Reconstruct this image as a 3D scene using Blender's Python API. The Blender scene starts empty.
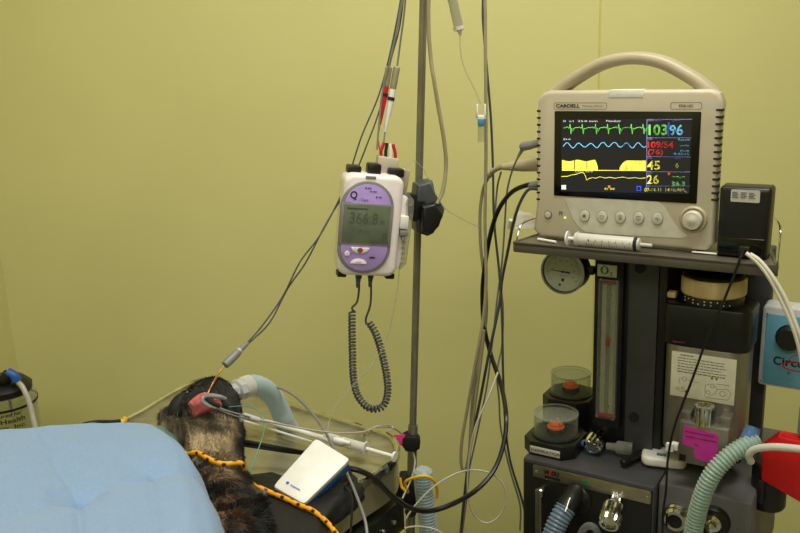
import bpy, bmesh, math, random
from mathutils import Vector, Matrix, noise
random.seed(7)
S = bpy.context.scene
COL = S.collection
PI = math.pi
rad = math.radians

# ------------------------------------------------------------------ camera
F, PITCH, ROLL, CZ = 850.0, rad(14), rad(2.0), 1.5
_f = Vector((0, math.cos(PITCH), -math.sin(PITCH)))
_u0 = Vector((0, math.sin(PITCH), math.cos(PITCH)))
_r0 = Vector((1, 0, 0))
CR = _r0*math.cos(ROLL) - _u0*math.sin(ROLL)
CU = _r0*math.sin(ROLL) + _u0*math.cos(ROLL)
cam_data = bpy.data.cameras.new('camera')
cam = bpy.data.objects.new('camera', cam_data)
COL.objects.link(cam)
cam_data.sensor_width = 36
cam_data.lens = 36*F/800
cam_data.clip_start = 0.02
m = Matrix((CR, CU, -_f)).transposed().to_4x4()
m.translation = (0, 0, CZ)
cam.matrix_world = m
S.camera = cam

# ------------------------------------------------------------------ world, light, exposure
S.view_settings.view_transform = 'Standard'
S.view_settings.look = 'None'
S.view_settings.gamma = 1
S.view_settings.exposure = 0.86
S.view_settings.use_curve_mapping = False
w = bpy.data.worlds.new('world'); S.world = w; w.use_nodes = True
w.node_tree.nodes['Background'].inputs[0].default_value = (1, .97, .9, 1)
w.node_tree.nodes['Background'].inputs[1].default_value = 0.10

def area_light(name, loc, rot, sx, sy, power, colour):
    l = bpy.data.lights.new(name, 'AREA'); l.shape = 'RECTANGLE'
    l.size, l.size_y, l.energy, l.color = sx, sy, power, colour
    o = bpy.data.objects.new(name, l); COL.objects.link(o)
    o.location = loc; o.rotation_euler = rot
    return o
area_light('ceiling_lamp_light', (0.35, 0.95, 2.66), (0, 0, 0), 1.2, 0.5, 17, (1, .975, .87))
area_light('room_lamp_light', (-0.3, -0.9, 2.62), (rad(18), 0, 0), 1.6, 0.6, 13, (1, .975, .89))

# ------------------------------------------------------------------ pixel rays (photograph frame) to places in the room
C0 = Vector((0, 0, CZ))
def ray(x, y): return _f + CR*((x-400)/F) - CU*((y-266.5)/F)
def D(x, y, Y):
    d = ray(x, y); return C0 + d*(Y/d.y)
def T(x, y, z):
    d = ray(x, y); return C0 + d*((z-CZ)/d.z)
MYAW = rad(-32)
MU = Vector((math.cos(MYAW), math.sin(MYAW), 0)); MV = Vector((-math.sin(MYAW), math.cos(MYAW), 0))
MO = Vector((0.3506, 1.28, 0))
def M(x, y, yl):            # machine frame: point on the ray at local depth yl
    d = ray(x, y); t = ((MO-C0).dot(MV)+yl)/d.dot(MV); p = C0 + d*t - MO
    return Vector((p.dot(MU), yl, p.z))
def Mz(x, y, z):
    p = T(x, y, z) - MO; return Vector((p.dot(MU), p.dot(MV), z))
def W(p): return MO + MU*p[0] + MV*p[1] + Vector((0, 0, p[2]))   # machine frame to room

# ------------------------------------------------------------------ materials
def srgb(c):
    return tuple(((v/255)/12.92 if v/255 <= .04045 else ((v/255+.055)/1.055)**2.4) for v in c)
def mat(name, rgb, rough=.5, metal=0, trans=0, alpha=1, emit=0, rgb2=None, nscale=60, bump=0, bscale=300, coat=0, spec=.5, stretch=None, detail=4, ior=1.45, sheen=0):
    m = bpy.data.materials.new(name); m.use_nodes = True
    nt = m.node_tree; b = nt.nodes['Principled BSDF']
    c = srgb(rgb)
    b.inputs['Base Color'].default_value = (*c, 1)
    b.inputs['Roughness'].default_value = rough
    b.inputs['Metallic'].default_value = metal
    b.inputs['Transmission Weight'].default_value = trans
    b.inputs['Alpha'].default_value = alpha
    b.inputs['Coat Weight'].default_value = coat
    b.inputs['Specular IOR Level'].default_value = spec
    b.inputs['IOR'].default_value = ior
    b.inputs['Sheen Weight'].default_value = sheen
    if emit:
        b.inputs['Emission Color'].default_value = (*c, 1); b.inputs['Emission Strength'].default_value = emit
    tc = nt.nodes.new('ShaderNodeTexCoord'); mp = nt.nodes.new('ShaderNodeMapping')
    nt.links.new(tc.outputs['Object'], mp.inputs['Vector'])
    if stretch: mp.inputs['Scale'].default_value = stretch
    n = nt.nodes.new('ShaderNodeTexNoise'); n.inputs['Scale'].default_value = nscale; n.inputs['Detail'].default_value = detail
    nt.links.new(mp.outputs[0], n.inputs['Vector'])
    if not emit:
        r = nt.nodes.new('ShaderNodeValToRGB')
        c2 = srgb(rgb2) if rgb2 else tuple(v*.9 for v in c)
        r.color_ramp.elements[0].position = .38; r.color_ramp.elements[1].position = .62
        r.color_ramp.elements[0].color = (*c2, 1); r.color_ramp.elements[1].color = (*c, 1)
        nt.links.new(n.outputs['Fac'], r.inputs['Fac']); nt.links.new(r.outputs[0], b.inputs['Base Color'])
    if bump:
        n2 = nt.nodes.new('ShaderNodeTexNoise'); n2.inputs['Scale'].default_value = bscale; n2.inputs['Detail'].default_value = 5
        nt.links.new(mp.outputs[0], n2.inputs['Vector'])
        bp = nt.nodes.new('ShaderNodeBump'); bp.inputs['Strength'].default_value = bump; bp.inputs['Distance'].default_value = .002
        nt.links.new(n2.outputs['Fac'], bp.inputs['Height']); nt.links.new(bp.outputs[0], b.inputs['Normal'])
    return m
def clear(name, rgb, rough=.08, fac=.18, tint=.92):
    """thin clear plastic or glass"""
    m = bpy.data.materials.new(name); m.use_nodes = True
    nt = m.node_tree; nt.nodes.clear()
    o = nt.nodes.new('ShaderNodeOutputMaterial'); mx = nt.nodes.new('ShaderNodeMixShader')
    t = nt.nodes.new('ShaderNodeBsdfTransparent'); c = srgb(rgb)
    t.inputs[0].default_value = tuple(v*tint for v in c)+(1,)
    g = nt.nodes.new('ShaderNodeBsdfPrincipled'); g.inputs['Base Color'].default_value = (*c, 1); g.inputs['Roughness'].default_value = rough
    lw = nt.nodes.new('ShaderNodeLayerWeight'); lw.inputs[0].default_value = .35
    pw = nt.nodes.new('ShaderNodeMath'); pw.operation = 'POWER'; pw.inputs[1].default_value = 2.2; nt.links.new(lw.outputs['Facing'], pw.inputs[0])
    ma = nt.nodes.new('ShaderNodeMath'); ma.operation = 'MULTIPLY_ADD'; ma.inputs[1].default_value = .55; ma.inputs[2].default_value = fac; ma.use_clamp = True
    nt.links.new(pw.outputs[0], ma.inputs[0]); nt.links.new(ma.outputs[0], mx.inputs[0])
    nt.links.new(t.outputs[0], mx.inputs[1]); nt.links.new(g.outputs[0], mx.inputs[2]); nt.links.new(mx.outputs[0], o.inputs[0])
    return m
K = dict(
    wall=mat('wall_paint', (213, 208, 144), .55, rgb2=(210, 205, 141), nscale=3, bump=.05, bscale=90),
    trim=mat('wall_joint', (206, 198, 110), .5),
    floor=mat('floor_vinyl', (150, 148, 138), .4, rgb2=(135, 132, 122), nscale=8),
    ceil=mat('ceiling_paint', (225, 224, 215), .8),
    beige=mat('beige_plastic', (188, 178, 156), .42, rgb2=(184, 174, 152), nscale=20, bump=.06, bscale=900),
    beige_d=mat('warm_beige_plastic', (172, 160, 134), .4, rgb2=(168, 156, 130), nscale=20),
    beige_l=mat('pale_button_plastic', (196, 192, 176), .35),
    tape=mat('white_tape', (226, 224, 216), .5),
    black=mat('black_plastic', (22, 22, 23), .38, bump=.05, bscale=700),
    blackg=mat('black_gloss', (8, 8, 9), .12),
    blackm=mat('black_matte', (16, 16, 17), .7),
    dgrey=mat('dark_grey_paint', (62, 62, 64), .45, rgb2=(57, 57, 59), nscale=30, bump=.12, bscale=800),
    mgrey=mat('grey_panel_paint', (92, 91, 92), .5, rgb2=(86, 85, 86), nscale=30, bump=.12, bscale=800),
    shelf=mat('shelf_metal', (96, 90, 80), .4, rgb2=(88, 82, 73), nscale=14, metal=.3),
    steel=mat('brushed_steel', (176, 172, 162), .32, 1, rgb2=(160, 156, 147), nscale=40, stretch=(1, 1, 12)),
    steel_v=mat('vaporiser_steel', (150, 147, 140), .42, .85, rgb2=(138, 135, 128), nscale=26, stretch=(1, 1, .1)),
    chrome=mat('chrome', (214, 212, 206), .12, 1, rgb2=(200, 198, 190)),
    tabletop=mat('table_steel', (168, 162, 132), .24, .6, rgb2=(156, 150, 123), nscale=9, stretch=(1, 6, 1)),
    pole=mat('pole_steel', (150, 146, 134), .3, .65, rgb2=(136, 132, 120), nscale=20),
    white=mat('white_plastic', (226, 224, 220), .38, rgb2=(221, 219, 214)),
    pinkwhite=mat('pump_white_plastic', (232, 222, 222), .35, rgb2=(227, 217, 217)),
    purple=mat('purple_label', (172, 146, 214), .4, rgb2=(168, 142, 210)),
    pgrey=mat('pump_grey_bezel', (128, 126, 124), .4),
    lcd=mat('lcd_glass', (104, 114, 96), .12, rgb2=(92, 102, 86), nscale=30),
    lcdink=mat('lcd_segments', (80, 90, 76), .3),
    ink=mat('black_ink', (26, 25, 26), .5),
    grey_ink=mat('grey_ink', (92, 90, 88), .5),
    red=mat('red_plastic', (196, 22, 26), .35, rgb2=(186, 18, 22)),
    redc=mat('red_connector', (190, 26, 34), .4),
    green=mat('green_ink', (14, 116, 84), .5),
    wirebeige=mat('beige_cable', (150, 142, 112), .45, rgb2=(142, 134, 104)),
    wiregrey=mat('grey_cable', (124, 124, 118), .42, rgb2=(116, 116, 110)),
    wirepale=mat('pale_grey_cable', (186, 180, 170), .4, rgb2=(176, 170, 160)),
    wiredark=mat('slate_cable', (72, 76, 80), .42, rgb2=(62, 66, 70)),
    wireblk=mat('black_cable', (18, 18, 19), .35),
    copper=mat('amber_lead', (176, 112, 44), .3, .2),
    blue=mat('blue_plastic', (36, 90, 170), .4),
    bluepanel=mat('light_blue_panel', (96, 158, 184), .4, rgb2=(92, 153, 180)),
    circgrey=mat('panel_grey_rim', (190, 192, 194), .4),
    orange=mat('orange_disc', (255, 112, 40), .4),
    label=mat('cream_label', (212, 208, 188), .5, rgb2=(205, 201, 181)),
    slabel=mat('silver_label', (186, 184, 172), .45),
    cream=mat('cream_dial_band', (206, 184, 136), .45, rgb2=(184, 160, 112), nscale=50, stretch=(1, 1, .2)),
    magenta=mat('magenta_label', (190, 52, 152), .5, rgb2=(182, 46, 144)),
    pinktag=mat('pink_tag', (250, 70, 150), .5),
    yellow=mat('yellow_band', (246, 192, 40), .45),
    drape=mat('blue_drape_paper', (130, 157, 193), .75, rgb2=(123, 151, 188), nscale=350, bump=.25, bscale=600, sheen=.2),
    gdrape=mat('green_drape_cloth', (98, 124, 116), .85, rgb2=(86, 112, 104), nscale=300, bump=.3, bscale=500),
    cushion=mat('black_cushion_vinyl', (14, 14, 15), .6, bump=.2, bscale=60),
    tongue=mat('tongue_pink', (196, 108, 106), .38, rgb2=(176, 84, 86), nscale=180, bump=.4, bscale=500),
    hosewhite=mat('white_hose', (214, 208, 192), .35, rgb2=(204, 198, 182)),
    yellabel=mat('yellow_label', (214, 214, 60), .5),
    thread=mat('teal_thread', (90, 148, 140), .6),
    glass=clear('clear_glass', (240, 242, 235), .04, .025, .985),
    cplastic=clear('clear_plastic', (236, 236, 230), .12, .10, .96),
    bplastic=clear('blue_tinted_plastic', (224, 236, 240), .25, .34),
    gplastic=clear('green_tinted_plastic', (214, 232, 222), .2, .34),
    bluecp=clear('blue_clear_plastic', (110, 150, 200), .2, .45), valveblue=mat('soft_blue_plastic', (66, 130, 172), .4),
    whitecp=clear('milky_plastic', (226, 224, 214), .3, .62),
    greycp=clear('grey_blue_plastic', (128, 148, 170), .2, .55),
    led=mat('green_led', (190, 230, 60), emit=.8),
    s_bg=mat('screen_background', (24, 24, 28), .1, emit=.5),
    s_green=mat('screen_green', (130, 235, 100), emit=.62),
    s_cyan=mat('screen_cyan', (120, 205, 245), emit=.62),
    s_blue=mat('screen_blue', (60, 100, 240), emit=.62),
    s_lilac=mat('screen_lilac', (150, 150, 215), emit=.45),
    s_yel=mat('screen_yellow', (250, 240, 90), emit=.62),
    s_red=mat('screen_red', (245, 50, 50), emit=.62),
    s_white=mat('screen_white', (225, 225, 225), emit=.62),
    s_orange=mat('screen_orange', (250, 130, 40), emit=.62),
)
def fur_mat():
    m = bpy.data.materials.new('dog_fur'); m.use_nodes = True
    nt = m.node_tree; b = nt.nodes['Principled BSDF']; b.inputs['Roughness'].default_value = .7
    b.inputs['Sheen Weight'].default_value = .15
    a = nt.nodes.new('ShaderNodeVertexColor'); a.layer_name = 'coat'
    nt.links.new(a.outputs[0], b.inputs['Base Color'])
    return m
K['fur'] = fur_mat()
def rope_mat():
    m = mat('yellow_black_rope', (236, 160, 20), .6)
    nt = m.node_tree; b = nt.nodes['Principled BSDF']
    a = nt.nodes.new('ShaderNodeVertexColor'); a.layer_name = 'coat'
    nt.links.new(a.outputs[0], b.inputs['Base Color'])
    return m
K['rope'] = rope_mat()

# ------------------------------------------------------------------ building helpers
def smooth_path(pts, n=8):
    P = [Vector(p) for p in pts]
    if len(P) < 3: return P
    out = []
    Q = [P[0]*2-P[1]] + P + [P[-1]*2-P[-2]]
    for i in range(1, len(Q)-2):
        a, b, c, d = Q[i-1:i+3]
        for k in range(n):
            t = k/n
            out.append(.5*((2*b)+(c-a)*t+(2*a-5*b+4*c-d)*t*t+(3*b-a-3*c+d)*t**3))
    out.append(P[-1])
    return out
class MB:
    def __init__(s): s.v = []; s.f = []; s.colors = None
    def add(s, vs, fs):
        k = len(s.v); s.v += [Vector(p) for p in vs]; s.f += [tuple(i+k for i in f) for f in fs]; return s
    def bm(s, b, mtx=None):
        if mtx: bmesh.ops.transform(b, matrix=mtx, verts=b.verts)
        b.verts.index_update()
        s.add([v.co.copy() for v in b.verts], [[v.index for v in f.verts] for f in b.faces]); b.free(); return s
    def box(s, lo, hi, r=0, seg=2, mtx=None):
        lo, hi = Vector([min(a, b) for a, b in zip(lo, hi)]), Vector([max(a, b) for a, b in zip(lo, hi)])
        b = bmesh.new(); bmesh.ops.create_cube(b, size=1)
        d = hi-lo; c = (hi+lo)/2
        for v in b.verts: v.co = Vector((v.co.x*d.x, v.co.y*d.y, v.co.z*d.z))+c
        if r > 0:
            r = min(r, min(d)*.48)
            bmesh.ops.bevel(b, geom=list(b.edges), offset=r, segments=seg, affect='EDGES', profile=.5)
        return s.bm(b, mtx)
    def prism(s, poly, y0, y1, r=0, axis='y', seg=2):
        """poly: (x,z) outline for axis y; (x,y) outline for axis z"""
        b = bmesh.new()
        if axis == 'y': vs = [b.verts.new((p[0], y0, p[1])) for p in poly]; ex = Vector((0, y1-y0, 0))
        else: vs = [b.verts.new((p[0], p[1], y0)) for p in poly]; ex = Vector((0, 0, y1-y0))
        f = b.faces.new(vs)
        g = bmesh.ops.extrude_face_region(b, geom=[f])
        bmesh.ops.translate(b, vec=ex, verts=[e for e in g['geom'] if isinstance(e, bmesh.types.BMVert)])
        bmesh.ops.recalc_face_normals(b, faces=b.faces)
        if r > 0:
            ed = [e for e in b.edges if len(e.link_faces) == 2 and (len(e.link_faces[0].verts) > 4 or len(e.link_faces[1].verts) > 4 or len(poly) <= 4)]
            bmesh.ops.bevel(b, geom=ed, offset=r, segments=seg, affect='EDGES', profile=.5)
        return s.bm(b)
    def tube(s, pts, r, n=8, caps=True, sm=8, phase=0):
        P = smooth_path(pts, sm) if sm else [Vector(p) for p in pts]
        L = len(P); R = (lambda t: r) if not callable(r) else r
        up = None; vs = []; fs = []
        for i, p in enumerate(P):
            t = (P[min(i+1, L-1)]-P[max(i-1, 0)])
            t = t.normalized() if t.length > 1e-9 else Vector((0, 0, 1))
            if up is None:
                up = t.orthogonal().normalized()
            else:
                up = (up-t*up.dot(t)); up = up.normalized() if up.length > 1e-6 else t.orthogonal().normalized()
            sd = t.cross(up); rr = R(i/(L-1))
            for k in range(n):
                a = 2*PI*k/n
                vs.append(p+(up*math.cos(a)+sd*math.sin(a))*rr)
        for i in range(L-1):
            for k in range(n):
                fs.append((i*n+k, i*n+(k+1) % n, (i+1)*n+(k+1) % n, (i+1)*n+k))
        if caps: fs += [tuple(reversed(range(n))), tuple(range((L-1)*n, L*n))]
        return s.add(vs, fs)
    def lathe(s, prof, o=(0, 0, 0), axis=(0, 0, 1), n=32, closed=False, ribs=0, ribd=0):
        """prof: (radius, height) pairs along axis"""
        ax = Vector(axis).normalized(); a = ax.orthogonal().normalized(); b = ax.cross(a); o = Vector(o)
        vs = []; fs = []
        for r, h in prof:
            for k in range(n):
                t = 2*PI*k/n
                rr = r - (ribd if ribs and k % 2 else 0) if r > ribd*2 else r
                vs.append(o+ax*h+(a*math.cos(t)+b*math.sin(t))*rr)
        for i in range(len(prof)-1):
            for k in range(n):
                fs.append((i*n+k, i*n+(k+1) % n, (i+1)*n+(k+1) % n, (i+1)*n+k))
        if not closed:
            if prof[0][0] > 1e-6: fs.append(tuple(reversed(range(n))))
            if prof[-1][0] > 1e-6: fs.append(tuple(range((len(prof)-1)*n, len(prof)*n)))
        else:
            L = len(prof)-1
            for k in range(n): fs.append((L*n+k, L*n+(k+1) % n, (k+1) % n, k))
        return s.add(vs, fs)
    def sphere(s, c, r, sc=(1, 1, 1), n=16):
        b = bmesh.new(); bmesh.ops.create_uvsphere(b, u_segments=n, v_segments=n//2+2, radius=r)
        return s.bm(b, Matrix.Translation(c) @ Matrix.Diagonal((*sc, 1)))
    def build(s, name, m, parent=None, angle=35, colors=None):
        me = bpy.data.meshes.new(name)
        off = Vector((0, 0, 0))
        if parent is None:
            lo = [min(v[i] for v in s.v) for i in range(3)]; hi = [max(v[i] for v in s.v) for i in range(3)]
            off = Vector(((lo[0]+hi[0])/2, (lo[1]+hi[1])/2, lo[2]))
        me.from_pydata([v-off for v in s.v], [], s.f)
        me.validate(); 
        b = bmesh.new(); b.from_mesh(me)
        bmesh.ops.recalc_face_normals(b, faces=b.faces); b.to_mesh(me); b.free()
        for p in me.polygons: p.use_smooth = True
        me.set_sharp_from_angle(angle=rad(angle))
        if colors:
            at = me.color_attributes.new('coat', 'FLOAT_COLOR', 'POINT')
            for i, c in enumerate(colors): at.data[i].color = (*c, 1)
        me.materials.append(K[m] if isinstance(m, str) else m)
        o = bpy.data.objects.new(name, me); COL.objects.link(o); o.location = off
        if parent is not None: o.parent = parent
        return o
def tag(o, label, cat=None, group=None, kind=None):
    if label: o['label'] = label
    if cat: o['category'] = cat
    if group: o['group'] = group
    if kind: o['kind'] = kind
    return o
def thing(name, label, cat, loc=(0, 0, 0), rz=0, group=None):
    o = bpy.data.objects.new(name, None); COL.objects.link(o); o.empty_display_size = .05
    o.location = loc; o.rotation_euler = (0, 0, rz)
    return tag(o, label, cat, group)
class Off:
    """a machine-frame thing whose Empty sits at its own base: shifts coordinates"""
def mthing(name, label, cat, base, group=None):
    o = thing(name, label, cat, W(base), MYAW, group); return o
def shifted(mb, base):
    b = Vector(base)
    mb.v = [v-b for v in mb.v]; return mb
def rrect(cx, cz, w, h, r, n=5):
    out = []
    for qx, qz, a0 in ((1, 1, 0), (-1, 1, 90), (-1, -1, 180), (1, -1, 270)):
        for k in range(n+1):
            a = rad(a0+90*k/n)
            out.append((cx+qx*(w/2-r)+r*math.cos(a), cz+qz*(h/2-r)+r*math.sin(a)))
    return out
FONT_CACHE = {}
def glyphs(txt, bold=0):
    """text outline as verts/faces in the xy plane, normalised to height 1"""
    key = (txt, bold)
    if key in FONT_CACHE: return FONT_CACHE[key]
    cu = bpy.data.curves.new('t', 'FONT'); cu.body = txt; cu.offset = bold; cu.resolution_u = 3; cu.fill_mode = 'FRONT'
    o = bpy.data.objects.new('t', cu); COL.objects.link(o)
    dg = bpy.context.evaluated_depsgraph_get()
    me = bpy.data.meshes.new_from_object(o.evaluated_get(dg))
    vs = [v.co.copy() for v in me.vertices]; fs = [tuple(p.vertices) for p in me.polygons]
    bpy.data.objects.remove(o); bpy.data.curves.remove(cu); bpy.data.meshes.remove(me)
    x0 = min(v.x for v in vs); x1 = max(v.x for v in vs); y0 = min(v.y for v in vs); y1 = max(v.y for v in vs)
    vs = [((v.x-x0)/(x1-x0), (v.y-y0)/(y1-y0)) for v in vs]
    FONT_CACHE[key] = (vs, fs, (x1-x0)/(y1-y0))
    return FONT_CACHE[key]
def text(mb, txt, p0, ex, ez, bold=0):
    """lay the text in the box with corner p0 and edge vectors ex (width) and ez (height)"""
    vs, fs, asp = glyphs(txt, bold)
    return mb.add([Vector(p0)+Vector(ex)*a+Vector(ez)*b for a, b in vs], fs)
def strip(mb, pts, wdt, nrm=Vector((0, -1, 0))):
    """flat ribbon through pts lying in the plane with normal nrm"""
    n = len(pts); vs = []
    for i in range(n):
        t = (pts[min(i+1, n-1)]-pts[max(i-1, 0)]).normalized(); s = t.cross(nrm).normalized()*wdt/2
        vs += [pts[i]+s, pts[i]-s]
    return mb.add(vs, [(2*i, 2*i+1, 2*i+3, 2*i+2) for i in range(n-1)])
def frame_at(o, ax, up=(0, 0, 1)):
    """matrix with local y along ax"""
    y = Vector(ax).normalized(); x = y.cross(Vector(up)).normalized(); z = x.cross(y)
    mm = Matrix((x, y, z)).transposed().to_4x4(); mm.translation = Vector(o); return mm
def cable(name, pts, r, m, label, cat='cable', group=None, n=8):
    o = MB().tube([D(*p) for p in pts], r, n).build(name, m)
    return tag(o, label, cat, group)

# ================================================================== the room
def struct(name, lo, hi, m):
    return tag(MB().box(lo, hi).build(name, m), None, kind='structure')
struct('wall_back', (-1.15, 2.10, 0), (2.6, 2.22, 2.7), 'wall')
struct('floor', (-1.15, -2.6, -.1), (2.6, 2.22, 0), 'floor')
struct('ceiling', (-1.15, -2.6, 2.7), (2.6, 2.22, 2.8), 'ceil')
struct('wall_left', (-1.15, -2.6, 0), (-1.008, 2.10, 2.7), 'wall')
struct('wall_right', (2.6, -2.6, 0), (2.72, 2.22, 2.7), 'wall')
struct('wall_front', (-1.15, -2.72, 0), (2.72, -2.6, 2.7), 'wall')
struct('trim_1', (.494, 2.0985, 0), (.498, 2.102, 2.7), 'trim')

# ================================================================== anaesthesia machine
MB0 = Vector((0, .15, 0))
am = mthing('anaesthesia_machine', 'dark grey anaesthesia machine with shelf, pressure gauge and clear valve domes, carrying the monitor', 'medical machine', MB0)
def AB(mb, name, m, parent=am, label=None):
    o = shifted(mb, MB0).build(name, m, parent)
    if label: o['label'] = label
    return o
# lower cabinet: left block with black front, right block grey
cl, cm, cr = M(522, 462, 0).x, M(655, 489, 0).x, .205
ztop = .802
b = MB().box((cl, .003, .60), (cm-.001, .32, ztop), .004)
cab = AB(b, 'cabinet', 'dgrey')
b = MB().box((cl+.004, 0, .605), (cm-.004, .006, ztop-.006), .002)
AB(b, 'front_panel', 'black')
b = MB().box((cm+.001, .018, .60), (cr, .32, ztop+.003), .005)
AB(b, 'side_cabinet', 'mgrey')
b = MB().box((cl+.02, .03, .08), (cr-.02, .30, .60), .01)
AB(b, 'pedestal', 'dgrey')
b = MB().box((cl-.03, -.03, .045), (cr+.03, .36, .08), .01)
AB(b, 'base', 'mgrey')
for x in (cl, cr):
    for y in (.0, .33):
        AB(MB().lathe([(.004, -.012), (.026, -.012), (.028, -.006), (.028, .006), (.026, .012), (.004, .012)], (x, y, .028), (1, 0, 0), 20), 'caster', 'black')
# name plate
pa, pb, pc, pd = M(533, 466, -.002), M(651, 491, -.002), M(651, 503, -.002), M(533, 478, -.002)
pz0 = (pd.z+pc.z)/2; pz1 = (pa.z+pb.z)/2
b = MB().prism(rrect((pa.x+pb.x)/2, (pz0+pz1)/2, pb.x-pa.x, .0225, .003), -.002, .002, .0005)
npz = (pz0+pz1)/2
plate = AB(b, 'nameplate', 'steel', label='brushed steel nameplate')
zt = npz
AB(MB().box((pa.x+.022, -.0026, zt-.0085), (pa.x+.05, -.0019, zt-.0035)), 'nameplate_band', 'ink', plate)
b = text(MB(), 'M', (pa.x+.022, -.003, zt-.001), (.0075, 0, 0), (0, 0, .0085), .03)
text(b, 'DU', (pa.x+.035, -.003, zt-.001), (.013, 0, 0), (0, 0, .0085), .03)
AB(b, 'lettering', 'ink', plate, 'black letters')
b = MB().box((pa.x+.0303, -.003, zt-.001), (pa.x+.0343, -.0022, zt+.0075), .0006); AB(b, 'emblem', 'red', plate, 'red block')
b = MB().box((pa.x+.092, -.0028, zt-.003), (pa.x+.099, -.0019, zt+.005)); AB(b, 'green_square', 'green', plate)
b = MB()
for k in range(9): b.box((pa.x+.078+k*.0032, -.0026, zt-.0075), (pa.x+.0795+k*.0032, -.0019, zt-.006))
AB(b, 'small_marks', 'ink', plate)
for x in (pa.x+.006, pb.x-.006): AB(MB().lathe([(.0022, 0), (.0022, .001), (.001, .0015)], (x, -.002, zt), (0, -1, 0), 12), 'screw', 'chrome', plate)
# tower
tf = .10
tl, tr = M(593, 330, tf).x, M(666, 330, tf).x
b = MB().box((tl, tf, ztop), (tr, .26, 1.172), .004)
AB(b, 'tower', 'black')
cpl = M(628, 330, tf-.006).x; cpr = M(657, 330, tf-.006).x
b = MB().box((cpl, tf-.008, ztop), (cpr, tf+.001, 1.170), .001)
cp = AB(b, 'tower_panel', 'dgrey')
for (x, y) in ((640, 268), (634, 417)):
    p = M(x, y, tf-.008); AB(MB().lathe([(.0085, -.002), (.0085, .002)], (p.x, tf-.009, p.z), (0, -1, 0), 20), 'hole_plug', 'blackm', cp)
# back plate behind vaporiser
p0 = M(767, 300, .2)
b = MB().box((tr-.002, .2, ztop), (p0.x+.006, .225, 1.172), .003)
AB(b, 'back_plate', 'dgrey')
# flowmeter
fl, fr = M(599, 340, tf-.014), M(618, 340, tf-.014)
fz1, fz0 = M(608, 279, tf-.014).z, M(606, 417, tf-.014).z
fx0, fx1 = fl.x, fr.x
b = MB().box((fx0-.006, tf-.012, fz0-.02), (fx1+.006, tf+.002, 1.168), .003)
fm = AB(b, 'flowmeter', 'blackm')
AB(MB().box((fx0+.003, tf-.0135, fz0+.002), (fx1-.003, tf-.0115, fz1-.002)), 'scale_strip', 'slabel', fm)
xc = (fx0+fx1)/2
b = MB()
for k in range(26):
    z = fz0+.02+k*(fz1-fz0-.04)/26
    w_ = .005 if k % 5 == 0 else .003
    b.box((xc-w_, tf-.0142, z), (xc-w_+.0022, tf-.0134, z+.0009))
    if k % 5 == 0: text(b, str(1+k//5), (xc+.002, tf-.0142, z-.001), (.0022, 0, 0), (0, 0, .0036))
AB(b, 'graduations', 'ink', fm)
AB(MB().tube([(xc, tf-.018, fz0+.006), (xc, tf-.018, fz1-.006)], .0036, 12, sm=0), 'tube', 'glass', fm)
b = MB()
for x in (fx0, fx1-.004): b.box((x, tf-.024, fz0), (x+.004, tf-.012, fz1), .001)
AB(b, 'tube_guard', 'cplastic', fm)
AB(MB().box((fx0, tf-.024, fz0), (fx1, tf-.0225, fz1), .0005), 'cover', 'glass', fm)
p = M(608, 342, tf-.018)
b = MB().sphere((xc, tf-.0185, p.z+.003), .0042); b.sphere((xc, tf-.0185, p.z-.004), .0038)
AB(b, 'float', 'redc', fm, 'red float ball')
AB(MB().box((fx0+.004, tf-.022, fz0+.003), (fx1-.004, tf-.015, fz0+.008), .001), 'lower_stop', 'redc', fm)
AB(MB().box((fx0+.006, tf-.022, fz1-.006), (fx1-.006, tf-.015, fz1-.003), .001), 'upper_stop', 'redc', fm)
a, c = M(597.5, 264, tf-.014), M(616.5, 278, tf-.014)
sg = AB(MB().box((a.x, tf-.014, c.z), (c.x, tf-.0115, a.z), .0004), 'oxygen_sign', 'label', label='cream sign reading O2')
b = MB(); w_, h_ = c.x-a.x, a.z-c.z
n = 28
for k in range(n):        # serif letter O: a ring thick at the sides
    t0, t1 = 2*PI*k/n, 2*PI*(k+1)/n; cx, cz = a.x+w_*.38, c.z+h_*.55
    def q(t, i): return (cx+math.cos(t)*(w_*.22 if i else w_*.11), tf-.0145, cz+math.sin(t)*h_*(.34 if i else .28))
    b.add([q(t0, 1), q(t1, 1), q(t1, 0), q(t0, 0)], [(0, 1, 2, 3)])
text(b, '2', (a.x+w_*.66, tf-.0145, c.z+h_*.14), (w_*.13, 0, 0), (0, 0, h_*.3), .02)
AB(b, 'lettering', 'green', sg)
# flow knob under flowmeter
p = M(598, 440, .05)
b = MB().lathe([(.008, 0), (.008, .020)], M(602, 432, .102), (-.15, -1, -.35), 16)
b.lathe([(.006, .012), (.0145, .016), (.0160, .021), (.0160, .040), (.0145, .044), (.012, .044), (.011, .042), (.0, .042)], M(602, 432, .102), (-.15, -1, -.35), 24, ribs=1, ribd=.0026)
AB(b, 'flow_knob', 'chrome')
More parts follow.
